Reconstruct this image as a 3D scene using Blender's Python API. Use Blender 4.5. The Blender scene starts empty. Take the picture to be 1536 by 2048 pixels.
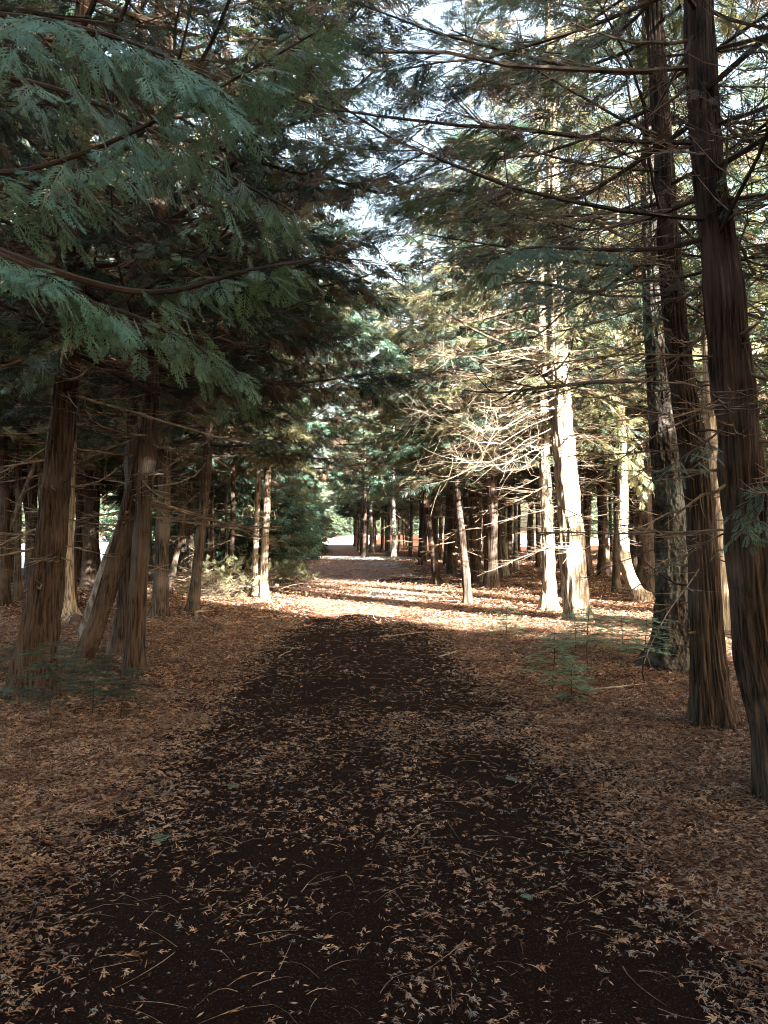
import bpy, math, random
import numpy as np
from mathutils import Vector

# ------------------------------------------------------------------ camera, sky, sun, exposure
S = bpy.context.scene
COL = S.collection
FPX, CX, CY = 1600.0, 768.0, 1024.0
CAMH, PITCH = 1.6, math.atan(36 / 1600.0)
cam = bpy.data.cameras.new('camera')
cam.sensor_fit = 'VERTICAL'
cam.sensor_height = 24.0
cam.lens = FPX / 2048.0 * 24.0
cam.clip_start, cam.clip_end = 0.05, 2000
camo = bpy.data.objects.new('camera', cam)
COL.objects.link(camo)
camo.location = (0, 0, CAMH)
camo.rotation_euler = (math.pi / 2 + PITCH, 0, 0)
S.camera = camo

SUN_EL = math.radians(21)
SUN_DX, SUN_DY = 0.65, -0.76           # horizontal direction towards the sun
w = bpy.data.worlds.new('World')
S.world = w
w.use_nodes = True
nt = w.node_tree
sky = nt.nodes.new('ShaderNodeTexSky')
sky.sky_type = 'NISHITA'
sky.sun_disc = False
sky.sun_elevation = SUN_EL
sky.sun_rotation = math.atan2(SUN_DX, SUN_DY)
sky.air_density = 1.0
sky.dust_density = 4.0
sky.ozone_density = 0.4
bg = nt.nodes['Background']
bg.inputs['Strength'].default_value = 0.07
tint = nt.nodes.new('ShaderNodeMix'); tint.data_type = 'RGBA'; tint.blend_type = 'MULTIPLY'
tint.inputs['Factor'].default_value = 1.0
tint.inputs['B'].default_value = (1.0, 0.915, 0.76, 1)      # warm tint multiplied into the skylight as white balance
nt.links.new(sky.outputs[0], tint.inputs['A'])
nt.links.new(tint.outputs['Result'], bg.inputs['Color'])
sl = bpy.data.lights.new('sun', 'SUN')
sl.energy = 5.0
sl.angle = math.radians(0.5)
sl.color = (1.0, 0.89, 0.74)
so = bpy.data.objects.new('sun', sl)
COL.objects.link(so)
so.location = (20, -24, 15)
d = Vector((SUN_DX, SUN_DY, math.tan(SUN_EL) * math.hypot(SUN_DX, SUN_DY)))
so.rotation_euler = d.to_track_quat('Z', 'Y').to_euler()
S.view_settings.view_transform = 'Standard'
S.view_settings.look = 'None'
S.view_settings.exposure = 4.4
S.view_settings.gamma = 1
S.cycles.use_denoising = True
S.cycles.use_adaptive_sampling = False
S.cycles.filter_width = 1.0
S.cycles.caustics_reflective = S.cycles.caustics_refractive = False
S.cycles.sample_clamp_indirect = 2.0
S.cycles.max_bounces = 6
S.cycles.diffuse_bounces = 4
S.cycles.transparent_max_bounces = 4

# ------------------------------------------------------------------ helpers
def P(px, py, dist):
    """the point seen at photo pixel (px, py), dist metres ahead"""
    c, s = math.cos(PITCH), math.sin(PITCH)
    u, v = (px - CX) / FPX, (CY - py) / FPX
    ry, rz = c - v * s, s + v * c
    k = dist / ry
    return np.array((u * k, dist, CAMH + rz * k))

def gz(x, y):
    """height of the ground"""
    x = np.asarray(x, float); y = np.asarray(y, float)
    off = np.clip((np.abs(x + 0.2 + np.clip(y, 0, 100) * 0.05) - 1.2) / 2.5, 0, 1)
    h = off * (0.03 + 0.035 * np.sin(x * 0.9 + 1.3) * np.cos(y * 0.7) + 0.03 * np.sin(y * 0.45 + x * 0.3 + 2)) * np.clip((34 - y) / 14, 0, 1)
    h = h + 0.35 * np.clip((x - 4) / 8, 0, 1) * np.clip((y - 22) / 12, 0, 1)
    return h

def gdist(py, px=768):
    """distance at which the photo row py meets the ground"""
    lo, hi = 1.5, 300
    for _ in range(50):
        m = (lo + hi) / 2
        p = P(px, py, m)
        if p[2] > gz(p[0], p[1]): lo = m
        else: hi = m
    return lo

def link_props(o, label=None, cat=None, group=None, kind=None):
    if label: o['label'] = label
    if cat: o['category'] = cat
    if group: o['group'] = group
    if kind: o['kind'] = kind
    return o

def empty(name, loc, label, cat, group=None, rz=0):
    o = bpy.data.objects.new(name, None)
    COL.objects.link(o)
    o.location = [float(a) for a in loc]
    o.rotation_euler = (0, 0, rz)
    o.empty_display_size = 0.3
    return link_props(o, label, cat, group)

class Mesh:
    """collects vertex / face arrays (faces all triangles or all quads per block)"""
    def __init__(s):
        s.v, s.f, s.m, s.n = [], [], [], 0
    def add(s, v, f, mat=0):
        v = np.asarray(v, np.float32).reshape(-1, 3)
        f = np.asarray(f, np.int32)
        if len(v) == 0 or len(f) == 0: return
        s.v.append(v); s.f.append(f + s.n)
        s.m.append(np.full(len(f), mat, np.int32) if np.isscalar(mat) else np.asarray(mat, np.int32))
        s.n += len(v)
    def data(s, name, mats, smooth=False):
        me = bpy.data.meshes.new(name)
        V = np.concatenate(s.v)
        me.vertices.add(len(V)); me.vertices.foreach_set('co', V.ravel())
        loops = np.concatenate([f.ravel() for f in s.f])
        tot = np.concatenate([np.full(len(f), f.shape[1], np.int32) for f in s.f])
        start = np.concatenate([[0], np.cumsum(tot)[:-1]]).astype(np.int32)
        me.loops.add(len(loops)); me.loops.foreach_set('vertex_index', loops)
        me.polygons.add(len(tot)); me.polygons.foreach_set('loop_start', start)
        try: me.polygons.foreach_set('loop_total', tot)
        except Exception: pass
        for m in mats: me.materials.append(m)
        me.polygons.foreach_set('material_index', np.concatenate(s.m))
        me.polygons.foreach_set('use_smooth', np.full(len(tot), smooth))
        me.update(calc_edges=True)
        return me
    def build(s, name, mats, parent=None, smooth=False, loc=None):
        return put(name, s.data(name, mats, smooth), parent, loc)

def put(name, me, parent=None, loc=None):
    o = bpy.data.objects.new(name, me)
    COL.objects.link(o)
    if parent: o.parent = parent
    if loc is not None: o.location = [float(a) for a in loc]
    return o

def frames(pts):
    t = np.gradient(pts, axis=0)
    t /= np.linalg.norm(t, axis=1)[:, None] + 1e-9
    ref = np.array((0.13, 0.97, 0.2))
    if abs(t[0] @ ref) > 0.9: ref = np.array((1.0, 0.1, 0.1))
    u = np.cross(t, ref); u /= np.linalg.norm(u, axis=1)[:, None] + 1e-9
    return t, u, np.cross(t, u)

def tube(M, pts, rad, k=4, mat=0):
    pts = np.asarray(pts, float); rad = np.asarray(rad, float)
    n = len(pts)
    _, u, v = frames(pts)
    a = np.arange(k) * 2 * math.pi / k
    ring = pts[:, None] + rad[:, None, None] * (np.cos(a)[None, :, None] * u[:, None] + np.sin(a)[None, :, None] * v[:, None])
    i = np.arange(n - 1)[:, None] * k; j = np.arange(k)[None]; j2 = (j + 1) % k
    F = np.stack([i + j, i + j2, i + k + j2, i + k + j], -1).reshape(-1, 4)
    M.add(ring.reshape(-1, 3), F, mat)

def many_tubes(M, C, R, k=3, mat=0):
    """C: (m, n, 3) centre lines, R: (m, n) radii - all tubes at once"""
    if len(C) == 0: return
    C = np.asarray(C, float); R = np.asarray(R, float)
    m, n, _ = C.shape
    t = np.gradient(C, axis=1); t /= np.linalg.norm(t, axis=2)[..., None] + 1e-9
    ref = np.array((0.02, 0.03, 1.0))
    u = np.cross(t, ref); u /= np.linalg.norm(u, axis=2)[..., None] + 1e-6
    v = np.cross(t, u)
    a = np.arange(k) * 2 * math.pi / k
    ring = C[:, :, None] + R[:, :, None, None] * (np.cos(a)[:, None] * u[:, :, None] + np.sin(a)[:, None] * v[:, :, None])
    b = np.arange(m)[:, None, None] * n * k
    i = np.arange(n - 1)[None, :, None] * k; j = np.arange(k)[None, None]; j2 = (j + 1) % k
    F = np.stack([b + i + j, b + i + j2, b + i + k + j2, b + i + k + j], -1).reshape(-1, 4)
    M.add(ring.reshape(-1, 3), F, mat)

def vnoise(rng, u, v, nu, nv):
    """value noise, periodic in u (0..1), v in cells"""
    g = rng.random((int(nv) + 3, nu))
    uu = (u % 1.0) * nu; vv = np.clip(v, 0, nv)
    i0 = np.floor(uu).astype(int); fu = uu - i0; fu = fu * fu * (3 - 2 * fu)
    j0 = np.floor(vv).astype(int); fv = vv - j0; fv = fv * fv * (3 - 2 * fv)
    i1 = (i0 + 1) % nu; i0 = i0 % nu
    return (g[j0, i0] * (1 - fu) + g[j0, i1] * fu) * (1 - fv) + (g[j0 + 1, i0] * (1 - fu) + g[j0 + 1, i1] * fu) * fv

# ------------------------------------------------------------------ materials
def mat_new(name):
    m = bpy.data.materials.new(name); m.use_nodes = True
    t = m.node_tree; b = t.nodes['Principled BSDF']
    return m, t, b

def N(t, typ, **kw):
    n = t.nodes.new(typ)
    for k, v in kw.items():
        if k in n.inputs: n.inputs[k].default_value = v
        else: setattr(n, k, v)
    return n

def ramp(t, stops):
    n = t.nodes.new('ShaderNodeValToRGB')
    e = n.color_ramp.elements
    while len(e) < len(stops): e.new(0.5)
    for i, (p, c) in enumerate(stops):
        e[i].position = p; e[i].color = (*c, 1)
    return n

def bark(name, dark, light, sx=40, sz=2.4, bump=0.8, patch=None, flaky=False):
    m, t, b = mat_new(name)
    tc = N(t, 'ShaderNodeTexCoord'); mp = N(t, 'ShaderNodeMapping')
    mp.inputs['Scale'].default_value = (sx, sx, sz)
    oi = N(t, 'ShaderNodeObjectInfo')
    ad = N(t, 'ShaderNodeVectorMath', operation='ADD')
    sc = N(t, 'ShaderNodeMath', operation='MULTIPLY'); sc.inputs[1].default_value = 37.0
    t.links.new(oi.outputs['Random'], sc.inputs[0])
    t.links.new(tc.outputs['Object'], ad.inputs[0]); t.links.new(sc.outputs[0], ad.inputs[1])
    t.links.new(ad.outputs[0], mp.inputs['Vector'])
    n1 = N(t, 'ShaderNodeTexNoise', Scale=1.0, Detail=6.0, Roughness=0.65)
    t.links.new(mp.outputs[0], n1.inputs['Vector'])
    r = ramp(t, [(0.42, dark), (0.51, tuple((a + c) / 2 for a, c in zip(dark, light))), (0.63, light)])
    t.links.new(n1.outputs['Fac'], r.inputs[0])
    n2 = N(t, 'ShaderNodeTexNoise', Scale=2.2, Detail=3.0)
    t.links.new(ad.outputs[0], n2.inputs['Vector'])
    mx = N(t, 'ShaderNodeMix', data_type='RGBA')
    pr = ramp(t, [(0.5, (0, 0, 0)), (0.68, (0.75, 0.75, 0.75))])
    t.links.new(n2.outputs['Fac'], pr.inputs[0])
    t.links.new(pr.outputs[0], mx.inputs['Factor'])
    t.links.new(r.outputs[0], mx.inputs['A'])
    mx.inputs['B'].default_value = (*(patch or tuple(0.75 * a + 0.03 for a in light)), 1)
    t.links.new(mx.outputs['Result'], b.inputs['Base Color'])
    b.inputs['Roughness'].default_value = 0.85
    b.inputs['Specular IOR Level'].default_value = 0.25
    bp = N(t, 'ShaderNodeBump', Strength=bump, Distance=0.02)
    h = n1.outputs['Fac']
    if flaky:
        vo = N(t, 'ShaderNodeTexVoronoi', Scale=26.0)
        mp2 = N(t, 'ShaderNodeMapping'); mp2.inputs['Scale'].default_value = (1, 1, 0.6)
        t.links.new(ad.outputs[0], mp2.inputs['Vector']); t.links.new(mp2.outputs[0], vo.inputs['Vector'])
        h = vo.outputs['Distance']; bp.inputs['Distance'].default_value = 0.03
    t.links.new(h, bp.inputs['Height'])
    t.links.new(bp.outputs[0], b.inputs['Normal'])
    return m

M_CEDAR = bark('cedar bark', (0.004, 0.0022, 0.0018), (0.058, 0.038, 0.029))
M_CEDAR_PALE_LIT = bark('pale and sunlit cedar bark', (0.06, 0.045, 0.034), (0.34, 0.29, 0.23), bump=0.5)  # lighter copy of cedar bark; sunlight put into the trunk colour
M_GREY = bark('grey bark', (0.035, 0.030, 0.028), (0.17, 0.165, 0.155), sx=14, sz=5, bump=0.4)
M_SPRUCE = bark('flaky spruce bark', (0.005, 0.0038, 0.0034), (0.05, 0.043, 0.04), sx=12, sz=9, bump=1.0, patch=(0.10, 0.115, 0.11), flaky=True)
M_FAR = bark('far bark', (0.008, 0.0055, 0.0045), (0.075, 0.056, 0.045), bump=0.3)

def plain(name, c1, c2, scale, rough=0.8, transl=0.0, objvar=0.0, tcol=None):
    m, t, b = mat_new(name)
    g = N(t, 'ShaderNodeNewGeometry')
    n = N(t, 'ShaderNodeTexNoise', Scale=scale, Detail=3.0)
    t.links.new(g.outputs['Position'], n.inputs['Vector'])
    r = ramp(t, [(0.35, c1), (0.65, c2)])
    t.links.new(n.outputs['Fac'], r.inputs[0])
    t.links.new(r.outputs[0], b.inputs['Base Color'])
    b.inputs['Roughness'].default_value = rough
    b.inputs['Specular IOR Level'].default_value = 0.3
    if transl:
        tr = N(t, 'ShaderNodeBsdfTranslucent')
        tr.inputs['Color'].default_value = (*(tcol or c2), 1)
        mx = N(t, 'ShaderNodeMixShader'); mx.inputs[0].default_value = transl
        t.links.new(b.outputs[0], mx.inputs[1]); t.links.new(tr.outputs[0], mx.inputs[2])
        t.links.new(mx.outputs[0], t.nodes['Material Output'].inputs['Surface'])
    return m

M_LEAF = plain('cedar foliage', (0.016, 0.048, 0.042), (0.10, 0.19, 0.15), 6.0, 0.5, 0.3, tcol=(0.16, 0.2, 0.07))
M_LEAF2 = plain('sunlit yellow foliage', (0.08, 0.10, 0.055), (0.17, 0.165, 0.10), 3.1, 0.55, 0.3, tcol=(0.20, 0.185, 0.08))  # sunlight put into the leaf colour; larger share on sunlit crowns
M_LEAFD = plain('old green foliage with shade colour', (0.010, 0.022, 0.018), (0.034, 0.058, 0.046), 5.0, 0.6, 0.2)  # crown depth: interior shade put into the leaf colour
M_LEAFB = plain('skylit teal foliage', (0.035, 0.105, 0.088), (0.10, 0.225, 0.185), 9.0, 0.5, 0.3, tcol=(0.16, 0.22, 0.1))  # brighter copy for the near sprays; skylight put into the colour
M_LEAF3 = plain('browned foliage', (0.020, 0.013, 0.009), (0.085, 0.060, 0.038), 6.0, 0.6, 0.2)
M_TWIG = plain('twig bark', (0.010, 0.007, 0.0055), (0.045, 0.032, 0.024), 6.0)
M_DEADTWIG = plain('bare pale twig', (0.05, 0.037, 0.028), (0.17, 0.135, 0.10), 9.0)
M_LIMB = plain('bare cedar limb', (0.15, 0.125, 0.10), (0.33, 0.285, 0.23), 9.0)
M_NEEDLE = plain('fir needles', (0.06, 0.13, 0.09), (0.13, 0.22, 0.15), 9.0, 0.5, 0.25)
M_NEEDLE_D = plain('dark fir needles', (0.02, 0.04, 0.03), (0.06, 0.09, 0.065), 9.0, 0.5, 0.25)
M_LIT = [plain('dry litter orange', (0.125, 0.066, 0.043), (0.26, 0.155, 0.10), 3.0, 0.8),
         plain('dry litter tan', (0.18, 0.112, 0.076), (0.34, 0.235, 0.165), 3.0, 0.8),
         plain('dry litter brown', (0.04, 0.018, 0.012), (0.10, 0.050, 0.032), 3.0, 0.85),
         plain('dry litter grey', (0.09, 0.078, 0.072), (0.20, 0.18, 0.165), 3.0, 0.8)]
M_WOOD = plain('dead pale wood', (0.13, 0.10, 0.08), (0.28, 0.23, 0.18), 11.0, 0.8)
M_SPRIG = plain('fresh sprig green', (0.05, 0.10, 0.075), (0.10, 0.17, 0.13), 9.0, 0.5)

def ground_mat():
    m, t, b = mat_new('needle covered soil')
    g = N(t, 'ShaderNodeNewGeometry')
    mp = N(t, 'ShaderNodeMapping')
    t.links.new(g.outputs['Position'], mp.inputs['Vector'])
    n1 = N(t, 'ShaderNodeTexNoise', Scale=0.55, Detail=4.0, Roughness=0.6)
    n2 = N(t, 'ShaderNodeTexNoise', Scale=26.0, Detail=6.0, Roughness=0.75)
    n3 = N(t, 'ShaderNodeTexNoise', Scale=3.5, Detail=4.0)
    for n in (n1, n2, n3): t.links.new(mp.outputs[0], n.inputs['Vector'])
    r2 = ramp(t, [(0.36, (0.018, 0.009, 0.006)), (0.5, (0.085, 0.040, 0.026)), (0.62, (0.17, 0.09, 0.058)), (0.74, (0.26, 0.18, 0.125))])
    t.links.new(n2.outputs['Fac'], r2.inputs[0])
    r1 = ramp(t, [(0.4, (0.75, 0.62, 0.55)), (0.6, (1.0, 1.0, 1.0))])
    t.links.new(n1.outputs['Fac'], r1.inputs[0])
    mul = N(t, 'ShaderNodeMix', data_type='RGBA', blend_type='MULTIPLY')
    mul.inputs['Factor'].default_value = 1
    t.links.new(r2.outputs[0], mul.inputs['A']); t.links.new(r1.outputs[0], mul.inputs['B'])
    r3 = ramp(t, [(0.42, (0.7, 0.66, 0.62)), (0.6, (1.05, 1.0, 0.95))])
    t.links.new(n3.outputs['Fac'], r3.inputs[0])
    mul2 = N(t, 'ShaderNodeMix', data_type='RGBA', blend_type='MULTIPLY')
    mul2.inputs['Factor'].default_value = 1
    t.links.new(mul.outputs['Result'], mul2.inputs['A']); t.links.new(r3.outputs[0], mul2.inputs['B'])
    t.links.new(mul2.outputs['Result'], b.inputs['Base Color'])
    b.inputs['Roughness'].default_value = 0.95
    b.inputs['Specular IOR Level'].default_value = 0.05
    bp = N(t, 'ShaderNodeBump', Strength=1.0, Distance=0.03)
    t.links.new(n2.outputs['Fac'], bp.inputs['Height']); t.links.new(bp.outputs[0], b.inputs['Normal'])
    return m

def soil_mat(name, stops, scale, rough=0.9, bump=0.02):
    m, t, b = mat_new(name)
    g = N(t, 'ShaderNodeNewGeometry')
    n = N(t, 'ShaderNodeTexNoise', Scale=scale, Detail=6.0, Roughness=0.75)
    t.links.new(g.outputs['Position'], n.inputs['Vector'])
    r = ramp(t, stops)
    t.links.new(n.outputs['Fac'], r.inputs[0]); t.links.new(r.outputs[0], b.inputs['Base Color'])
    b.inputs['Roughness'].default_value = rough
    b.inputs['Specular IOR Level'].default_value = 0.03
    bp = N(t, 'ShaderNodeBump', Strength=0.8, Distance=bump)
    t.links.new(n.outputs['Fac'], bp.inputs['Height']); t.links.new(bp.outputs[0], b.inputs['Normal'])
    return m

M_GROUND = ground_mat()
M_PATH = soil_mat('dark damp soil', [(0.3, (0.006, 0.0022, 0.002)), (0.53, (0.011, 0.005, 0.004)), (0.60, (0.026, 0.016, 0.013)), (0.69, (0.12, 0.09, 0.075))], 110)
M_GRAVEL = soil_mat('grey gravel', [(0.35, (0.07, 0.065, 0.07)), (0.5, (0.17, 0.16, 0.17)), (0.62, (0.36, 0.36, 0.40)), (0.7, (0.6, 0.6, 0.64))], 9)
M_WHITE = soil_mat('white ground', [(0.2, (0.66, 0.65, 0.64)), (0.6, (0.82, 0.82, 0.82))], 3, 0.7)  # near-white ground colour for the far band, road and fields

# ------------------------------------------------------------------ ground, path, pale sheets
def grid_axis(lo, hi, near, fine, grow):
    a = list(np.arange(-near, near + 1e-6, fine))
    s = fine
    while a[-1] < hi: s *= grow; a.append(a[-1] + s)
    s = fine
    while a[0] > lo: s *= grow; a.insert(0, a[0] - s)
    return np.array(a)

def sheet(xs, ys, dz=0.0):
    X, Y = np.meshgrid(xs, ys)
    V = np.stack([X, Y, gz(X, Y) + dz], -1).reshape(-1, 3)
    nx, ny = len(xs), len(ys)
    i = np.arange(ny - 1)[:, None] * nx; j = np.arange(nx - 1)[None]
    F = np.stack([i + j, i + j + 1, i + nx + j + 1, i + nx + j], -1).reshape(-1, 4)
    return V, F

gx = grid_axis(-900, 900, 9, 0.25, 1.09)
gy = grid_axis(-900, 1200, 17, 0.25, 1.07) + 12
Mg = Mesh(); Mg.add(*sheet(gx, gy))
link_props(Mg.build('ground', [M_GROUND], smooth=True), kind='structure')

def path_cx(y):
    return -0.05 - 0.03 * y

def ragged_strip(name, y0, y1, cx, half, mat, dz, seed, step=0.06, rag=0.16, cols=12, tip=1.2):
    rng = np.random.default_rng(seed)
    ys = np.arange(y0, y1, step)
    n = len(ys)
    def edge():
        e = np.zeros(n)
        for wl, am in ((2.2, 1.0), (0.7, 0.5), (0.22, 0.45), (0.09, 0.35)):
            k = max(3, int((y1 - y0) / wl)); g = rng.standard_normal(k + 3)
            t_ = (ys - y0) / (y1 - y0) * k; i = t_.astype(int); f = t_ - i; f = f * f * (3 - 2 * f)
            e += am * (g[i] * (1 - f) + g[i + 1] * f)
        return e * rag
    hw = np.array([half(y) for y in ys])
    close = np.clip((ys[-1] - ys) / tip, 0, 1) ** 0.5
    close = close * (np.clip((ys - ys[0]) / tip, 0, 1) ** 0.5 if y0 > 1 else 1)
    c = np.array([cx(y) for y in ys])
    L = c - (hw + edge()) * close; R_ = c + (hw + edge()) * close
    L, R_ = np.minimum(L, R_), np.maximum(L, R_)
    s = np.linspace(0, 1, cols)[None]
    X = L[:, None] * (1 - s) + R_[:, None] * s
    Y = np.repeat(ys[:, None], cols, 1)
    V = np.stack([X, Y, gz(X, Y) + dz], -1).reshape(-1, 3)
    i = np.arange(n - 1)[:, None] * cols; j = np.arange(cols - 1)[None]
    F = np.stack([i + j, i + j + 1, i + cols + j + 1, i + cols + j], -1).reshape(-1, 4)
    M = Mesh(); M.add(V, F)
    o = M.build(name, [mat], smooth=True)
    return link_props(o, kind='structure')

def path_half(y):
    return 1.5 if y < 6 else 1.5 - (y - 6) * 0.03
ragged_strip('path', -8, 15.2, path_cx, path_half, M_PATH, 0.006, 1, tip=2.5)
M_TRAIL = soil_mat('trodden pale brown trail', [(0.34, (0.075, 0.036, 0.028)), (0.5, (0.18, 0.098, 0.075)), (0.66, (0.31, 0.215, 0.18))], 7)
def trail_cx(y): return float(np.interp(y, [14, 30, 45, 60, 84, 100], [-.4, -.9, -1.7, -2.9, -4.6, -5.8]))
ragged_strip('trail', 14.6, 86, trail_cx, lambda y: 1.7 + .006 * y, M_TRAIL, 0.003, 8, tip=2.0, rag=.3, step=.12)
ragged_strip('soil_patch', 23.6, 26.8, lambda y: 0.35, lambda y: 0.75, M_PATH, 0.006, 2, tip=2.0, rag=0.3)
ragged_strip('gravel_patch', 17.0, 21.8, lambda y: 0.15, lambda y: 0.62, M_GRAVEL, 0.008, 3, tip=2.2, rag=0.25)
ragged_strip('pale_patch', 33, 41, lambda y: 0.1, lambda y: 0.55, M_GRAVEL, 0.012, 4, tip=3, rag=0.5)
ragged_strip('pale_patch', 43, 49, lambda y: -2.2, lambda y: 3.0, M_WHITE, 0.012, 5, tip=2, rag=0.8)
# open near-white ground beyond the wood
def white_field(name, x0, x1, y0, y1):
    M = Mesh(); M.add(*sheet(np.linspace(x0, x1, 40), np.linspace(y0, y1, 40), 0.03))
    link_props(M.build(name, [M_WHITE], smooth=True), kind='structure')
white_field('white_field', -160, -13, 33, 160)
white_field('white_road', -10, -1.2, 84, 230)
white_field('white_field', 9.5, 160, 62, 260)

# ------------------------------------------------------------------ foliage templates (unit long, along +X, flat)
def tpl_hi(rng):
    V, F = [], []
    def leaf(p, a, l, wd, z=0.0):
        c, s = math.cos(a), math.sin(a)
        b = len(V)
        V.extend([(p[0], p[1], 0), (p[0] + c * l * .45 - s * wd, p[1] + s * l * .45 + c * wd, z),
                  (p[0] + c * l, p[1] + s * l, z * .3 - l * .12), (p[0] + c * l * .45 + s * wd, p[1] + s * l * .45 - c * wd, z)])
        F.append((b, b + 1, b + 2, b + 3))
    leaf((0, 0), 0, 1, 0.018)
    n = 7
    for i in range(n):
        t = 0.12 + 0.8 * i / n
        ln = 0.42 * math.sin(math.pi * (0.22 + 0.70 * t)) * rng.uniform(.75, 1.1)
        for sgn in (-1, 1):
            a = sgn * rng.uniform(.65, .85)
            tt = t + (0.03 if sgn > 0 else 0)
            leaf((tt, 0), a, ln, 0.024, 0.01)
            for q in (0.38, 0.68):
                px, py = tt + math.cos(a) * ln * q, math.sin(a) * ln * q
                for s2 in (-1, 1):
                    leaf((px, py), a + s2 * .6, ln * .34 * (1.15 - q * .5), 0.017)
    return np.array(V), np.array(F)

def tpl_mid(rng, n=6):
    V, F = [], []
    def leaf(p, a, l, wd):
        c, s = math.cos(a), math.sin(a); b = len(V)
        V.extend([(p[0], p[1], 0), (p[0] + c * l * .5 - s * wd, p[1] + s * l * .5 + c * wd, .01),
                  (p[0] + c * l, p[1] + s * l, -l * .15), (p[0] + c * l * .5 + s * wd, p[1] + s * l * .5 - c * wd, .01)])
        F.append((b, b + 1, b + 2, b + 3))
    leaf((0, 0), 0, 1, 0.04)
    for i in range(n):
        t = 0.1 + 0.78 * i / n
        ln = 0.42 * math.sin(math.pi * (0.25 + 0.68 * t)) * rng.uniform(.7, 1.15)
        for sgn in (-1, 1):
            leaf((t + (0.04 if sgn > 0 else 0), 0), sgn * rng.uniform(.55, .9), ln, 0.036)
    return np.array(V), np.array(F)

def tpl_low(rng):
    V, F = [], []
    for a, l in ((0, 1), (.55, .75), (-.6, .7), (1.0, .45), (-1.05, .45)):
        a += rng.uniform(-.12, .12)
        c, s = math.cos(a), math.sin(a); b = len(V); wd = 0.085
        V.extend([(0.08, 0, 0), (c * l * .5 - s * wd, s * l * .5 + c * wd, .01), (c * l, s * l, -l * .15), (c * l * .5 + s * wd, s * l * .5 - c * wd, .01)])
        F.append((b, b + 1, b + 2, b + 3))
    return np.array(V), np.array(F)

def tpl_fir(rng, n=16):
    V, F = [(0, .008, 0), (0, -.008, 0), (1, 0, 0)], []
    T = [(0, 1, 2, 2)]
    Q = []
    for i in range(n):
        t = .06 + .9 * i / n
        for sgn in (-1, 1):
            a = sgn * rng.uniform(.9, 1.15); l = .13 * (1.1 - .5 * t)
            c, s = math.cos(a), math.sin(a); b = len(V)
            V.extend([(t - .02, 0, 0), (t + .02, 0, 0), (t + c * l, s * l, 0.015)])
            Q.append((b, b + 1, b + 2))
    return np.array(V), np.array([(0, 1, 2)] + Q)

def tpl_dry(rng):
    V, F = [], []
    def leaf(p, a, l, wd, z=0.0):
        c, s = math.cos(a), math.sin(a); b = len(V)
        V.extend([(p[0], p[1], z), (p[0] + c * l * .45 - s * wd, p[1] + s * l * .45 + c * wd, z + .03), (p[0] + c * l, p[1] + s * l, z - l * .1), (p[0] + c * l * .45 + s * wd, p[1] + s * l * .45 - c * wd, z)])
        F.append((b, b + 1, b + 2, b + 3))
    leaf((0, 0), 0, 1, .03)
    for i in range(rng.integers(3, 6)):
        t = rng.uniform(.15, .85)
        for sgn in (-1, 1):
            if rng.random() < .75: leaf((t, 0), sgn * rng.uniform(.4, .9), rng.uniform(.2, .5), rng.uniform(.03, .06), rng.uniform(0, .06))
    v = np.array(V); v[:, 1] += .25 * rng.uniform(-1, 1) * v[:, 0] ** 2
    return v, np.array(F)

_r = np.random.default_rng(5)
TPL = {'hi': [tpl_hi(_r) for _ in range(3)], 'mid': [tpl_mid(_r) for _ in range(3)], 'low': [tpl_low(_r) for _ in range(3)],
       'fir': [tpl_fir(_r) for _ in range(2)], 'dry': [tpl_dry(_r) for _ in range(8)]}

def stamp(M, tpls, pos, dirs, nrm, size, mats, rng):
    """place a template at every position: X axis along dirs, Z axis near nrm"""
    pos = np.asarray(pos, float); n = len(pos)
    if n == 0: return
    x = dirs / (np.linalg.norm(dirs, axis=1)[:, None] + 1e-9)
    y = np.cross(nrm, x); y /= np.linalg.norm(y, axis=1)[:, None] + 1e-9
    z = np.cross(x, y)
    pick = rng.integers(0, len(tpls), n)
    mats = np.asarray(mats)
    for k, (tv, tf) in enumerate(tpls):
        s = np.where(pick == k)[0]
        if len(s) == 0: continue
        sz = size[s][:, None, None]
        V = pos[s][:, None] + sz * (tv[None, :, 0:1] * x[s][:, None] + tv[None, :, 1:2] * y[s][:, None] + tv[None, :, 2:3] * z[s][:, None])
        F = tf[None] + (np.arange(len(s)) * len(tv))[:, None, None]
        M.add(V.reshape(-1, 3), F.reshape(-1, tf.shape[1]), np.repeat(mats[s], len(tf)))

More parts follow.
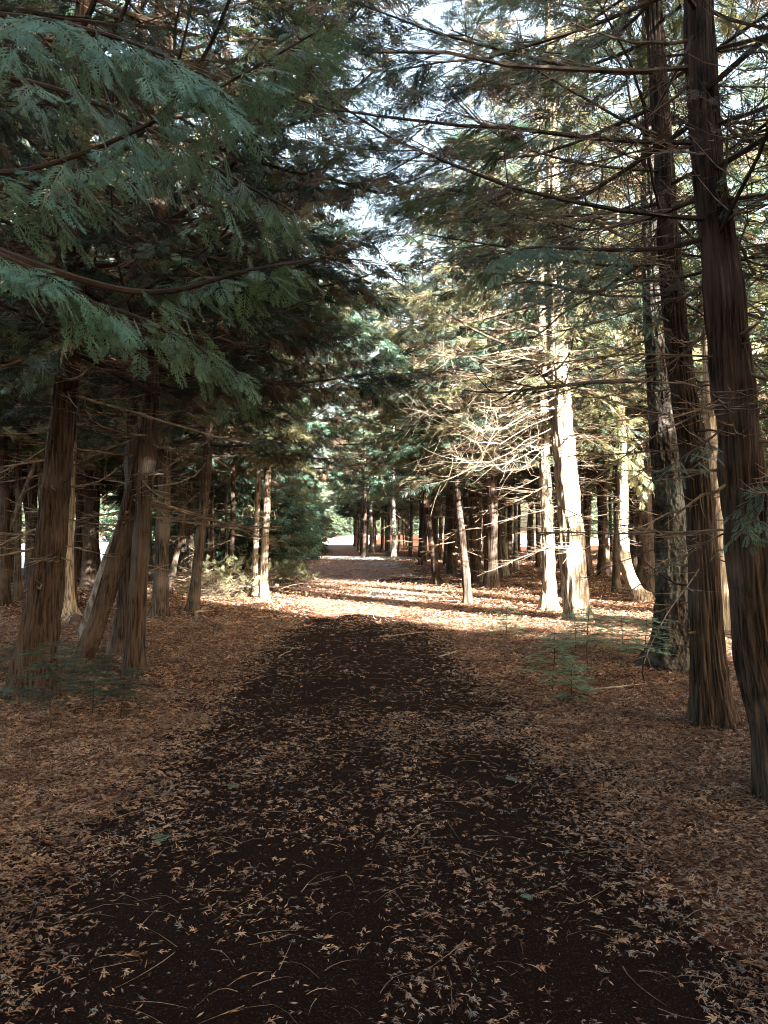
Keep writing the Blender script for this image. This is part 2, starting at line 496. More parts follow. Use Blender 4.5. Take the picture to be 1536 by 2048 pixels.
# ------------------------------------------------------------------ trunks
def trunk_mesh(name, pts, rad, mat, seed, seg=28, dz=0.1, flare=0.7, rough=0.19, lobes=5, jag=0.0, fl=0.22):
    """pts relative to the base, bottom to top"""
    rng = np.random.default_rng(seed)
    pts = np.asarray(pts, float); rad = np.asarray(rad, float)
    s = np.concatenate([[0], np.cumsum(np.linalg.norm(np.diff(pts, axis=0), axis=1))])
    n = max(4, int(s[-1] / dz))
    q = np.linspace(0, s[-1], n)
    # smooth resample
    C = np.stack([np.interp(q, s, pts[:, i]) for i in range(3)], 1)
    R = np.interp(q, s, rad)
    k = max(1, int(0.35 / dz))
    if k > 1 and len(C) > 4 * k:
        ker = np.hanning(2 * k + 3)[1:-1]; ker /= ker.sum()
        pad = len(ker) // 2
        Cp = np.concatenate([C[:1] - (C[1] - C[0]) * np.arange(pad, 0, -1)[:, None], C, C[-1:] + (C[-1] - C[-2]) * np.arange(1, pad + 1)[:, None]])
        C = np.stack([np.convolve(Cp[:, i], ker, 'valid') for i in range(3)], 1)
    a = np.arange(seg) / seg
    U, Q = np.meshgrid(a, q)
    ph = rng.uniform(0, 6.28, 4)
    # fissured bark: ridged noise stretched along the trunk
    r1 = vnoise(rng, U + 0.02 * np.sin(Q * 1.3), Q / 0.5, max(6, seg // 3), s[-1] / 0.5 + 2)
    r2 = vnoise(rng, U, Q / 0.22, max(8, seg // 2), s[-1] / 0.22 + 2)
    r3 = vnoise(rng, U, Q / 0.9, 4, s[-1] / 0.9 + 2)
    disp = 0.93 + rough * (np.abs(r1 - 0.5) * 2 - 0.5) + rough * 1.0 * (r2 - 0.5) + 0.12 * (r3 - 0.5)
    fw = 0.55 + 0.45 * np.sin(U * 2 * math.pi * lobes + ph[0]) + 0.3 * np.sin(U * 2 * math.pi * 3 + ph[1])
    disp = disp + flare * np.exp(-Q / fl) * np.clip(fw, 0.05, 2) * 0.75
    if jag: disp = disp * (1 + jag * (vnoise(rng, U, Q / 0.07, seg // 2, s[-1] / 0.07 + 2) - 0.5))
    # keep the base horizontal: rings in the XY plane low down, across the trunk above
    t, u0, v0 = frames(C)
    ang = a * 2 * math.pi
    ux = np.array((1., 0, 0)) - t * t[:, 0:1]; ux /= np.linalg.norm(ux, axis=1)[:, None]
    vy = np.cross(t, ux)
    ring = C[:, None] + (R[:, None] * disp)[..., None] * (np.cos(ang)[None, :, None] * ux[:, None] + np.sin(ang)[None, :, None] * vy[:, None])
    ring[0, :, 2] = np.minimum(ring[0, :, 2], -0.05) - 0.05
    i = np.arange(n - 1)[:, None] * seg; j = np.arange(seg)[None]; j2 = (j + 1) % seg
    F = np.stack([i + j, i + j2, i + seg + j2, i + seg + j], -1).reshape(-1, 4)
    M = Mesh(); M.add(ring.reshape(-1, 3), F)
    M.add(ring[-1], [tuple(range(seg))] if seg == 4 else np.array([(0, q_, q_ + 1) for q_ in range(1, seg - 1)]))
    return M.data(name, [mat], smooth=True)

# ------------------------------------------------------------------ crowns
def crown_mesh(name, axis, H, h0, rmax, nl, lod, seed, size=0.24, leafy=0.75, yellow=0.12, dead=10, dead_h=1.2,
               origin=None, side=None, brown=.18, darkf=.42, gap=False, thin=1.0, twigs=1.0, dens=1.0, bare=0.3, rise=0.0, avoid=False, low_len=0.8):
    """axis(h) -> trunk point at height h (relative). origin: world place, to keep fronds off the camera"""
    rng = np.random.default_rng(seed)
    M = Mesh()
    twC, twR, dtC, dtR = [], [], [], []
    fp, fd, fn, fs, fm = [], [], [], [], []
    az = rng.uniform(0, 6.28)
    tt = np.linspace(0, 1, 8)
    for i in range(nl + dead):
        isdead = i >= nl
        if isdead:
            h = rng.uniform(dead_h, h0 + 1.0); L = rmax * rng.uniform(.12, .6)
        else:
            f = (i + rng.uniform(0, 1)) / nl
            h = h0 + (H - h0) * f ** 1.15
            prof = (low_len + (1 - low_len) * min(f / 0.25, 1)) * (1 - 0.88 * max(0, (f - .25) / .75) ** 1.2)
            L = rmax * prof * rng.uniform(.65, 1.15)
        az += 2.4 + rng.uniform(-.5, .5)
        if side is not None and not isdead:
            L *= 1 + side[1] * math.cos(az - side[0])
        if L < 0.15: continue
        base = np.asarray(axis(h))
        dr = np.array((math.cos(az), math.sin(az), 0.0)); sd = np.array((-dr[1], dr[0], 0))
        a1 = rng.uniform(-.30, .05) + rise; b1 = rng.uniform(.10, .38)
        if isdead: a1 = rng.uniform(-.5, .1); b1 = rng.uniform(-.2, .3)
        wig = rng.uniform(-.18, .18)
        pts = base + L * (tt[:, None] * dr + (wig * np.sin(tt * 3.0) * tt)[:, None] * sd) + (L * (a1 * tt + b1 * tt ** 2.2))[:, None] * np.array((0, 0, 1))
        pts += rng.normal(0, .012, pts.shape) * L * 0.6 * (tt[:, None])
        if gap:
            for _ in range(8):
                wp = pts[3:] + origin
                if ((wp[:, 0] > .05) & (wp[:, 0] < 1.35) & (wp[:, 2] > 5.3 + .12 * wp[:, 1])).any():
                    pts = base + (pts - base) * .78; L *= .78
                else: break
        if avoid:
            wp = pts + origin - np.array((0, 0, CAMH))
            if (np.linalg.norm(wp, axis=1) < 1.9).any(): continue
        r0 = thin * (0.0085 * L + 0.005) * (0.6 if isdead else 1)
        tube(M, pts, r0 * (1 - .8 * tt) + 0.002, 5 if lod != 'low' else 3, 2 if (isdead or rng.random() < .12) else 1)
        nt_ = int(L * twigs * (7 if lod != 'low' else 5)) + 2
        for k in range(nt_):
            t0 = rng.uniform(.12, 1) if not isdead else rng.uniform(.1, .95)
            p0 = np.array([np.interp(t0, tt, pts[:, c]) for c in range(3)])
            tl = min(1.15, .42 * L) * (1.1 - .65 * t0) * rng.uniform(.5, 1.2) * (0.6 if isdead else 1) + 0.08
            a = (1 if k % 2 else -1) * rng.uniform(.5, 1.1)
            dv = dr * math.cos(a) + sd * math.sin(a)
            drop = rng.uniform(-.45, .12)
            q = np.array((0, .35, .7, 1.0))
            cur = p0 + tl * (q[:, None] * dv + (q ** 2)[:, None] * dr * .25) + (tl * (drop * q + rng.uniform(-.05, .3) * q ** 2))[:, None] * np.array((0, 0, 1))
            isbare = isdead or t0 < bare or rng.random() > leafy
            if isbare: dtC.append(cur); dtR.append(.0042 * (1.15 - q)); 
            else: twC.append(cur); twR.append(.0045 * (1.15 - q))
            if isbare:
                for _ in range(2):
                    f0 = rng.uniform(.3, .9); b0 = p0 + (cur[-1] - p0) * f0
                    dd = dv * .6 + sd * rng.uniform(-1, 1) + np.array((0, 0, rng.uniform(-.6, .5)))
                    l2 = tl * .4 * rng.uniform(.4, 1)
                    dtC.append(b0 + q[:, None] * dd * l2 + (q ** 2)[:, None] * np.array((0, 0, l2 * .2))); dtR.append(.0028 * (1.1 - q))
                continue
            nf = int(tl / size * 3.4 * dens) + 2
            s = np.linspace(.12, 1, nf) + rng.uniform(-.05, .05, nf)
            s = np.clip(s, 0, 1)
            pp = np.stack([np.interp(s, q, cur[:, c]) for c in range(3)], 1)
            sg = np.where(np.arange(nf) % 2, 1, -1)
            fa = sg * rng.uniform(.2, 1.0, nf); fa[-1] = 0
            e = (cur[-1] - cur[1]); e /= np.linalg.norm(e) + 1e-9
            sid = np.cross((0, 0, 1), e); sid /= np.linalg.norm(sid) + 1e-9
            D = e * np.cos(fa)[:, None] + sid * np.sin(fa)[:, None]
            D[:, 2] += rng.uniform(-1.0, .15, nf)
            Nn = np.array((0, 0, 1.0)) + rng.normal(0, .75, (nf, 3))
            fp.append(pp); fd.append(D); fn.append(Nn)
            fs.append(size * rng.uniform(.6, 1.25, nf))
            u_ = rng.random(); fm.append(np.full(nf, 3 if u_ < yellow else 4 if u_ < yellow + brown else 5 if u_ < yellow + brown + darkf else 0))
    many_tubes(M, twC, twR, 3, 1)
    many_tubes(M, dtC, dtR, 3, 2)
    if fp:
        fp = np.concatenate(fp); fd = np.concatenate(fd); fn = np.concatenate(fn); fs = np.concatenate(fs); ym = np.concatenate(fm)
        if avoid:
            keep = np.linalg.norm(fp + origin - np.array((0, 0, CAMH)), axis=1) > (3.2 if origin[0] > 0 else 2.1)
            fp, fd, fn, fs, ym = fp[keep], fd[keep], fn[keep], fs[keep], ym[keep]
        stamp(M, TPL[lod], fp, fd, fn, fs, ym, rng)
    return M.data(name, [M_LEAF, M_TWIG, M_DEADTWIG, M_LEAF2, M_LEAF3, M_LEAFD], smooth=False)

def straight(h): return np.array((0, 0, h))

# ------------------------------------------------------------------ trees close enough to have a trunk and crown of their own
def near_tree(label, pix, base, seed, H=12.5, h0=3.2, rmax=2.7, nl=60, lod='mid', mat=M_CEDAR, name='cedar_tree', seg=72, dz=0.03,
              size=0.24, flare=.55, crown=True, branches=0, dist=None, group=None, cat='tree', jag=0.0, **kw):
    """pix: (px, py, width in px) from the bottom up; base py gives the distance"""
    dist = dist or gdist(base, pix[0][0])
    pts, rad = [], []
    b = P(pix[0][0], base, dist); b[2] = float(gz(b[0], b[1]))
    for (px, py, wd) in pix:
        p = P(px, py, dist) - b
        pts.append(p); rad.append(wd / 2 / FPX * dist)
    pts[0] = np.zeros(3)
    # carry the trunk up to its full height
    top = pts[-1].copy(); lean = (pts[-1] - pts[-2]) / max(.1, pts[-1][2] - pts[-2][2])
    if top[2] < H - 1:
        mid = top + (H - top[2]) * .5 * np.array((lean[0] * .5, .02, 1)); mid[2] = (top[2] + H) / 2
        pts.append(mid); rad.append(rad[-1] * .6)
        e = mid.copy(); e[2] = H; e[0] += lean[0] * (H - mid[2]) * .2
        pts.append(e); rad.append(.02)
    pts = np.array(pts); rad = np.array(rad)
    root = empty(name, b, label, cat, group)
    put('trunk', trunk_mesh('trunk', pts, rad, mat, seed, seg, dz, flare=flare, jag=jag), root)
    ax = lambda h: np.array([np.interp(h, pts[:, 2], pts[:, c]) for c in (0, 1)] + [h])
    if crown:
        put('crown', crown_mesh('crown', ax, H, h0, rmax, nl, lod, seed + 7, size=size, origin=b, avoid=dist < 9, gap=True, **kw), root)
    rng = np.random.default_rng(seed + 99)
    for i in range(branches):
        h = rng.uniform(1.0, h0 + 1.5)
        branch(root, ax(h), rng.uniform(0, 6.28), rng.uniform(.3, 1.1), rng)
    if seg >= 60:
        for i in range(9):
            h = rng.uniform(.5, 4.5); az = rng.uniform(0, 6.28); rr_ = float(np.interp(h, pts[:, 2], rad))
            p0 = ax(h) + rr_ * .85 * np.array((math.cos(az), math.sin(az), 0))
            t_ = np.linspace(0, 1, 4)[:, None]; Ms = Mesh()
            tube(Ms, p0 + t_ * rng.uniform(.05, .16) * np.array((math.cos(az), math.sin(az), rng.uniform(-.5, .6))) , rng.uniform(.006, .014) * np.array((1.6, 1, .8, .6)), 6)
            Ms.build('branch_stub', [M_DEADTWIG], root)
    return root, b, ax

def branch(root, p0, az, L, rng, r=0.010, mat=None, pts=None, tw=7, bend=.15, name='branch'):
    """a bare dead side branch with a few twigs"""
    M = Mesh(); t = np.linspace(0, 1, 9)
    if pts is None:
        dr = np.array((math.cos(az), math.sin(az), 0)); sd = np.array((-dr[1], dr[0], 0))
        a, b, c_ = rng.uniform(-.5, .2), rng.uniform(-.1, .6), rng.uniform(-.3, .3)
        pts = p0 + L * (t[:, None] * dr + (c_ * t ** 2)[:, None] * sd) + (L * (a * t + b * t * t))[:, None] * np.array((0, 0, 1))
        pts = pts + rng.normal(0, .012, pts.shape) * L
    else:
        pts = np.asarray(pts, float); s = np.linspace(0, 1, len(pts))
        pts = np.stack([np.interp(t, s, pts[:, c]) for c in range(3)], 1) + rng.normal(0, .006, (9, 3)) * L
    tube(M, pts, r * (1 - .8 * t) + .002, 6)
    for k in range(int(L * tw) + 2):
        t0 = rng.uniform(.2, 1); q0 = np.array([np.interp(t0, t, pts[:, c]) for c in range(3)])
        dv = (pts[-1] - pts[0]) / L * .6 + rng.normal(0, .5, 3); l2 = rng.uniform(.08, .3) * L
        q = np.linspace(0, 1, 5)[:, None]
        tube(M, q0 + q * dv * l2 + q ** 2 * np.array((rng.uniform(-bend, bend) * l2, rng.uniform(-bend, bend) * l2, l2 * rng.uniform(-bend, .4 + bend))), (r * .35) * (1.1 - np.linspace(0, 1, 5)) + .001, 3)
    return M.build(name, [mat or (M_DEADTWIG if rng.random() < .6 else M_TWIG)], root, smooth=True)

# right side, nearest first
r1, b1, ax1 = near_tree('thick dark cedar at the right edge, its foot leaning out of the frame',
    [(1600, 1590, 150), (1560, 1450, 108), (1518, 1300, 96), (1497, 1100, 90), (1480, 900, 86), (1458, 700, 80), (1438, 500, 72), (1412, 300, 66), (1400, 100, 60), (1398, 0, 56)],
    1600, 11, H=13, h0=3.3, rmax=3.0, nl=84, branches=7, leafy=.30, yellow=.2, darkf=.3, dens=.8, lod='hi', size=.15, thin=.55, twigs=1.4, dead=26, seg=160, dz=0.02)
r2, b2, ax2 = near_tree('slim straight cedar rising just left of the thick cedar at the right edge',
    [(1432, 1445, 86), (1418, 1330, 68), (1408, 1150, 60), (1398, 1000, 56), (1378, 850, 52), (1350, 650, 48), (1335, 450, 42), (1320, 200, 38), (1306, 0, 34)],
    1450, 12, H=12, h0=3.4, rmax=2.8, nl=76, branches=6, leafy=.33, yellow=.2, darkf=.3, dens=.8, lod='hi', size=.16, thin=.55, twigs=1.4, dead=26, seg=150, dz=0.02, flare=.45)
r3, b3, ax3 = near_tree('dark rough scaly-barked spruce standing behind the small firs on the right',
    [(1345, 1332, 84), (1345, 1250, 76), (1343, 1100, 70), (1335, 950, 60), (1320, 800, 52), (1308, 650, 42), (1300, 400, 34), (1298, 100, 28)],
    1335, 13, H=12, h0=4.4, rmax=2.3, nl=60, thin=.7, twigs=1.3, side=(math.atan2(-.65, -.76), .5), mat=M_SPRUCE, name='spruce_tree', branches=6, leafy=.5, yellow=.2, dead=30, seg=84, flare=1.0, jag=.10)
rng0 = np.random.default_rng(3)
D3 = b3[1]
branch(r3, None, 0, 2.0, rng0, r=.026, mat=M_TWIG, pts=[P(1310, 762, D3) - b3, P(1200, 762, D3 - .3) - b3, P(1115, 770, D3 - .6) - b3, P(1050, 779, D3 - .8) - b3, P(955, 788, D3 - 1.0) - b3])
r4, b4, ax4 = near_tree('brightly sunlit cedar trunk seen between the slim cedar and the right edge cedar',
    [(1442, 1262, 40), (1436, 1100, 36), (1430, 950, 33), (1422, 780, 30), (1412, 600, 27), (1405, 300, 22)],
    1262, 14, H=11, h0=5.4, rmax=.9, nl=26, mat=M_CEDAR_PALE_LIT, seg=40, dz=.05, yellow=.4, dead=8)
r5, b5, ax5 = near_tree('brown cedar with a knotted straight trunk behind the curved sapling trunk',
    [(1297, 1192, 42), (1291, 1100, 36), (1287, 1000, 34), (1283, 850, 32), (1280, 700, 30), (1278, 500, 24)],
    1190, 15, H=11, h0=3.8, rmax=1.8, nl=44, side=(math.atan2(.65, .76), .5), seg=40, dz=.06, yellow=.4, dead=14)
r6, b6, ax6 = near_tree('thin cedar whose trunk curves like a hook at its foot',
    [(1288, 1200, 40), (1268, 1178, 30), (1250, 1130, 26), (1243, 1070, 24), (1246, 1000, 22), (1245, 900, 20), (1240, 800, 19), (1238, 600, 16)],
    1202, 16, H=9, h0=3.8, rmax=1.7, nl=34, mat=M_CEDAR_PALE_LIT, seg=36, dz=.05, yellow=.4, dead=16, flare=.35)
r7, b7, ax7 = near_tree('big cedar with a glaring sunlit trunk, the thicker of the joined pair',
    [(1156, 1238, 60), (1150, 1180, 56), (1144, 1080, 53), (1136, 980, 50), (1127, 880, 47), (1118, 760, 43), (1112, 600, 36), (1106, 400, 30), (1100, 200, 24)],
    1240, 17, H=12, h0=3.9, rmax=3.2, nl=70, mat=M_CEDAR_PALE_LIT, seg=64, dz=.04, yellow=.4, dead=26, leafy=.7, side=(math.atan2(.76, -.65), .45), flare=.25)
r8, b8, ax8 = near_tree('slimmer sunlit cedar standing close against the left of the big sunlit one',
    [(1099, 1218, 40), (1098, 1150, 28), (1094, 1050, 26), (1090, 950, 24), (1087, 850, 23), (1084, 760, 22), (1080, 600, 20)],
    1219, 18, H=10.5, h0=3.0, rmax=3.2, nl=56, mat=M_CEDAR_PALE_LIT, seg=48, dz=.05, yellow=.4, dead=40, dead_h=2.2, leafy=.5, side=(math.pi, .45), bare=.55, flare=.3)
# left side
l1, bl1, axl1 = near_tree('massive straight cedar with a widely flared foot at the left',
    [(62, 1400, 96), (74, 1300, 76), (90, 1180, 66), (104, 1050, 58), (116, 930, 52), (128, 820, 49), (138, 720, 46), (150, 600, 44), (158, 400, 38), (165, 100, 32)],
    1400, 21, H=13, h0=3.3, rmax=3.3, nl=80, branches=8, leafy=.7, seg=160, dz=.02, size=.2, dead=40, lod='hi', dens=.8, brown=.25, darkf=.55, yellow=.04)
l2, bl2, axl2 = near_tree('cedar leaning right above the left firs, twisted in front of its neighbours',
    [(150, 1345, 48), (178, 1290, 39), (205, 1215, 38), (228, 1140, 36), (250, 1060, 35), (268, 980, 34), (285, 900, 32), (302, 800, 30), (318, 650, 27), (330, 400, 22)],
    1350, 22, H=11.5, h0=3.4, rmax=3.0, nl=66, branches=5, leafy=.82, seg=84, dz=.03, dead=20, flare=.2, brown=.25, darkf=.5, yellow=.05)
l3, bl3, axl3 = near_tree('furrowed upright cedar with a split dark hollow at its foot',
    [(268, 1350, 48), (270, 1290, 40), (276, 1180, 37), (284, 1080, 36), (292, 950, 34), (300, 850, 32), (306, 700, 29), (312, 400, 24)],
    1352, 23, H=12, h0=3.3, rmax=3.0, nl=66, branches=6, leafy=.82, seg=84, dz=.03, dead=24, flare=.25, brown=.25, darkf=.5, yellow=.05)
l4, bl4, axl4 = near_tree('dark cedar standing behind and between the leaning and the furrowed cedars',
    [(240, 1305, 40), (246, 1220, 30), (256, 1100, 28), (262, 950, 26), (266, 800, 24), (270, 600, 20)],
    1308, 24, H=11, h0=3.4, rmax=2.4, nl=50, seg=44, dz=.05, leafy=.8)
l6, bl6, axl6 = near_tree('slim cedar leaning slightly right, alone at the left border of the path',
    [(382, 1226, 27), (391, 1170, 23), (400, 1090, 21), (408, 1000, 20), (415, 920, 19), (420, 800, 17), (424, 600, 14)],
    1226, 25, H=10.5, h0=3.1, rmax=3.5, nl=80, mat=M_FAR, seg=48, dz=.05, leafy=.82, yellow=.2)
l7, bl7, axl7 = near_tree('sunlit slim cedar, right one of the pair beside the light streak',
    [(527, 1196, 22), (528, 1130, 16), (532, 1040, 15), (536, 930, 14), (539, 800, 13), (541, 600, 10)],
    1198, 26, H=10.5, h0=3.0, rmax=3.2, nl=72, mat=M_CEDAR_PALE_LIT, seg=36, dz=.06, yellow=.35, leafy=.8)
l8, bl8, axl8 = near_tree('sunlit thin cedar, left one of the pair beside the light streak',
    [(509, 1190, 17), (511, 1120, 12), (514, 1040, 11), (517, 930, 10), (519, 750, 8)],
    1192, 27, H=9.5, h0=3.0, rmax=2.2, nl=44, mat=M_CEDAR_PALE_LIT, seg=30, dz=.06, yellow=.35, leafy=.8)
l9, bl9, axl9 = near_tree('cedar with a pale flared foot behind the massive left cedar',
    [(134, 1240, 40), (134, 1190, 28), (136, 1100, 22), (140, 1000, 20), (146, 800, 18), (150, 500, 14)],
    1243, 28, H=11, h0=4.2, rmax=2.2, nl=44, mat=M_CEDAR_PALE_LIT, seg=40, dz=.05, flare=1.1)
l10, bl10, axl10 = near_tree('furrowed grey cedar just right of the cedar with the split foot',
    [(318, 1236, 40), (322, 1150, 30), (326, 1050, 28), (330, 950, 26), (332, 800, 24), (335, 500, 18)],
    1236, 29, H=11, h0=3.6, rmax=2.5, nl=50, mat=M_FAR, seg=44, dz=.05)
# overhanging neighbours whose limbs reach into the frame
rn, bn, axn = near_tree('cedar beside the camera whose fronds fill the upper left corner',
    [(-1100, 2300, 330), (-1100, 1500, 280), (-1060, 500, 250)], 0, 31, dist=3.0, H=11.5, h0=3.5, rmax=3.2, nl=66, lod='hi', size=.17, leafy=.6, seg=48, dz=.06, dens=.75, brown=.2, darkf=.65, yellow=.02, dead=8, side=(0.7, .25))

def leafy_branch(root, base, wpts, seed, size=.12, r=.012, leaf=M_LEAF, tl=.45, drop=-.5, dens=1.0, start=.25, lod='hi'):
    rg = np.random.default_rng(seed)
    wp = np.asarray(wpts, float) - base
    s = np.linspace(0, 1, len(wp)); t = np.linspace(0, 1, 20)
    pts = np.stack([np.interp(t, s, wp[:, c]) for c in range(3)], 1)
    k = np.array([.25, .5, .25])
    for _ in range(4): pts[1:-1] = .25 * pts[:-2] + .5 * pts[1:-1] + .25 * pts[2:]
    L = np.linalg.norm(np.diff(pts, axis=0), axis=1).sum()
    M = Mesh(); tube(M, pts, r * (1 - .85 * t) + .0015, 6, 1)
    fp, fd, fn, fs, C, R = [], [], [], [], [], []
    n = int(L * (1 - start) * 15 * dens) + 2
    for i in range(n):
        f = start + (1 - start) * i / n; p0 = np.array([np.interp(f, t, pts[:, c]) for c in range(3)])
        e = pts[min(19, int(f * 19) + 1)] - pts[max(0, int(f * 19) - 1)]; e /= np.linalg.norm(e) + 1e-9
        sd = np.cross((0, 0, 1), e); sd /= np.linalg.norm(sd) + 1e-9
        sg = 1 if i % 2 else -1; a = rg.uniform(.5, 1.1); l = tl * (1.15 - .7 * f) * rg.uniform(.5, 1.2)
        dv = e * math.cos(a) + sg * sd * math.sin(a); q = np.linspace(0, 1, 6)
        cur = p0 + l * q[:, None] * dv + (l * drop * rg.uniform(.5, 1.4) * q ** 1.6)[:, None] * np.array((0, 0, 1))
        C.append(cur); R.append(.0028 * (1.15 - q))
        m = int(l / size * 2.3) + 2
        for j in range(m):
            ss = .15 + .85 * j / max(1, m - 1); pp = np.array([np.interp(ss, q, cur[:, c]) for c in range(3)])
            ed = cur[-1] - cur[2]; ed /= np.linalg.norm(ed) + 1e-9
            s2 = np.cross(ed, (rg.normal(0, .2), rg.normal(0, .2), 1)); s2 /= np.linalg.norm(s2) + 1e-9
            b = 0 if j == m - 1 else (1 if j % 2 else -1) * rg.uniform(.4, .9)
            fp.append(pp); fd.append(ed * math.cos(b) + s2 * math.sin(b) + np.array((0, 0, rg.uniform(-.25, .05))))
            fn.append(np.cross(ed, s2) * -1 + rg.normal(0, .25, 3)); fs.append(size * rg.uniform(.7, 1.2))
    many_tubes(M, C, R, 3, 1)
    stamp(M, TPL[lod], np.array(fp), np.array(fd), np.array(fn), np.array(fs), np.zeros(len(fp), int), rg)
    return M.build('branch', [leaf, M_TWIG], root)
tn = bn + np.array((0, 0, 3.4))
Q = lambda *a: [P(*p) for p in a]
leafy_branch(rn, bn, [tn] + Q((-60, 20, 2.7), (100, 40, 2.5), (260, 80, 2.5), (430, 160, 2.5)), 901, size=.15, dens=.6, tl=.26, drop=-.8, leaf=M_LEAFB)
leafy_branch(rn, bn, [tn] + Q((-60, 380, 2.9), (200, 300, 2.8), (450, 170, 2.8), (640, 60, 2.9)), 902, size=.15, dens=.6, tl=.26, drop=-.8, leaf=M_LEAFB)
leafy_branch(rn, bn, [tn] + Q((-120, 450, 2.6), (20, 520, 2.5), (120, 560, 2.5), (240, 640, 2.6)), 903, size=.12, tl=.14, dens=.6, drop=-.6, leaf=M_LEAFB)
leafy_branch(rn, bn, [tn] + Q((-60, 480, 3.3), (150, 560, 3.2), (320, 600, 3.2), (480, 540, 3.2), (620, 520, 3.5)), 904, size=.14, r=.02, dens=.35, start=.55, tl=.25)
leafy_branch(rn, bn, [tn] + Q((0, 560, 3.6), (250, 620, 3.4), (380, 680, 3.4), (500, 760, 3.5)), 905, size=.13, dens=.5, start=.5, tl=.2, drop=-.9)
leafy_branch(rn, bn, [tn] + Q((-60, 130, 3.1), (200, 200, 3.1), (420, 330, 3.1), (600, 430, 3.3)), 906, size=.14, dens=.5, start=.3, tl=.25, drop=-.9)
leafy_branch(r2, b2, Q((1345, 560, b2[1]), (1270, 560, 5.9), (1180, 590, 5.4), (1080, 560, 5.0), (990, 570, 4.7)), 907, size=.15, tl=.5, drop=-1.0, dens=1.2, start=.2, lod='fir')
leafy_branch(r1, b1, Q((1430, 470, b1[1]), (1330, 500, 4.8), (1180, 500, 4.5), (1060, 490, 4.3), (980, 520, 4.2)), 908, size=.13, r=.016, dens=.9, start=.35)
leafy_branch(r1, b1, Q((1470, 830, b1[1]), (1420, 880, 4.6), (1370, 910, 4.4), (1320, 950, 4.3)), 909, size=.10, r=.007, tl=.25, dens=1.1, start=.3, lod='fir')
leafy_branch(r1, b1, Q((1490, 900, b1[1]), (1530, 980, 4.6), (1520, 1030, 4.3), (1470, 1075, 4.2)), 910, size=.09, r=.007, tl=.2, dens=1.0)
leafy_branch(r7, b7, Q((1128, 850, b7[1]), (1180, 870, b7[1] + .7), (1240, 905, b7[1] + .9), (1300, 960, b7[1] + .8)), 911, size=.2, r=.02, tl=.55, dens=.5, leaf=M_LEAF2)
leafy_branch(r7, b7, Q((1130, 760, b7[1]), (1190, 790, b7[1] + .7), (1250, 840, b7[1] + 1.0), (1290, 1000, b7[1] + 1.0)), 912, size=.2, r=.02, tl=.55, dens=.45, leaf=M_LEAF2)
leafy_branch(r3, b3, Q((1300, 500, b3[1]), (1100, 400, 9.0), (920, 370, 8.6), (770, 420, 8.3)), 913, size=.19, r=.02, tl=.6, dens=.7, drop=-.35, lod='mid')
leafy_branch(r3, b3, Q((1302, 330, b3[1]), (1120, 250, 9.6), (960, 250, 9.6), (840, 330, 9.4)), 914, size=.2, r=.02, tl=.65, dens=.7, drop=-.35, lod='mid')
leafy_branch(l3, bl3, Q((308, 500, bl3[1]), (480, 400, 9.2), (640, 330, 9.2), (760, 350, 9.3)), 915, size=.2, r=.022, tl=.65, dens=.8, drop=-.35, lod='mid')
leafy_branch(l3, bl3, Q((308, 640, bl3[1]), (480, 560, 9.4), (640, 540, 9.6), (780, 600, 9.9)), 916, size=.2, r=.022, tl=.6, dens=.8, drop=-.35, lod='mid')
leafy_branch(l6, bl6, Q((424, 640, bl6[1]), (580, 600, 15), (700, 620, 14.6), (800, 700, 14.4)), 917, size=.28, r=.025, tl=.9, dens=.7, drop=-.35, lod='mid')
leafy_branch(l7, bl7, Q((540, 620, bl7[1]), (640, 560, 18.6), (740, 600, 18.2), (800, 690, 18)), 918, size=.3, r=.025, tl=1.0, dens=.7, drop=-.35, lod='mid')
for k_, (ya, xb, yb, xc, yc, dz_) in enumerate([(690, 960, 700, 790, 740, -.4), (745, 940, 770, 760, 830, .2), (800, 950, 840, 800, 900, -.6), (850, 960, 900, 830, 960, .1), (640, 950, 640, 780, 660, .3), (720, 1000, 760, 880, 850, -1.0)]):
    leafy_branch(r8, b8, Q((1086, ya, b8[1]), (xb, yb, b8[1] + dz_ * .5), (xc, yc, b8[1] + dz_)), 920 + k_, size=.2, r=.014, tl=.85, dens=1.6, drop=-.3, lod='mid', leaf=M_LEAF2 if k_ % 2 else M_LEAF, start=.3)
rngb = np.random.default_rng(12)
for k in range(32):       # bare pale limbs sweeping left and down from the sunlit pair
    rt, bb, yy = (r8, b8, b8[1]) if k % 3 else (r7, b7, b7[1])
    x0 = 1090 if k % 3 else 1122; y0 = 690 + k * 6.6 + rngb.uniform(-8, 8); Lx = rngb.uniform(110, 270); sag = rngb.uniform(15, 75)
    dd = rngb.uniform(-2.0, .5)
    pp = [P(x0, y0, yy), P(x0 - Lx * .3, y0 + sag * .45, yy + dd * .3), P(x0 - Lx * .6, y0 + sag, yy + dd * .6), P(x0 - Lx * .85, y0 + sag * 1.05, yy + dd * .85), P(x0 - Lx, y0 + sag * .8, yy + dd)]
    L_ = Lx / FPX * yy
    branch(rt, None, 0, max(1.2, L_ * 1.3), rngb, r=rngb.uniform(.004, .010), mat=M_LIMB, tw=11, bend=.6, pts=np.array(pp) - bb)

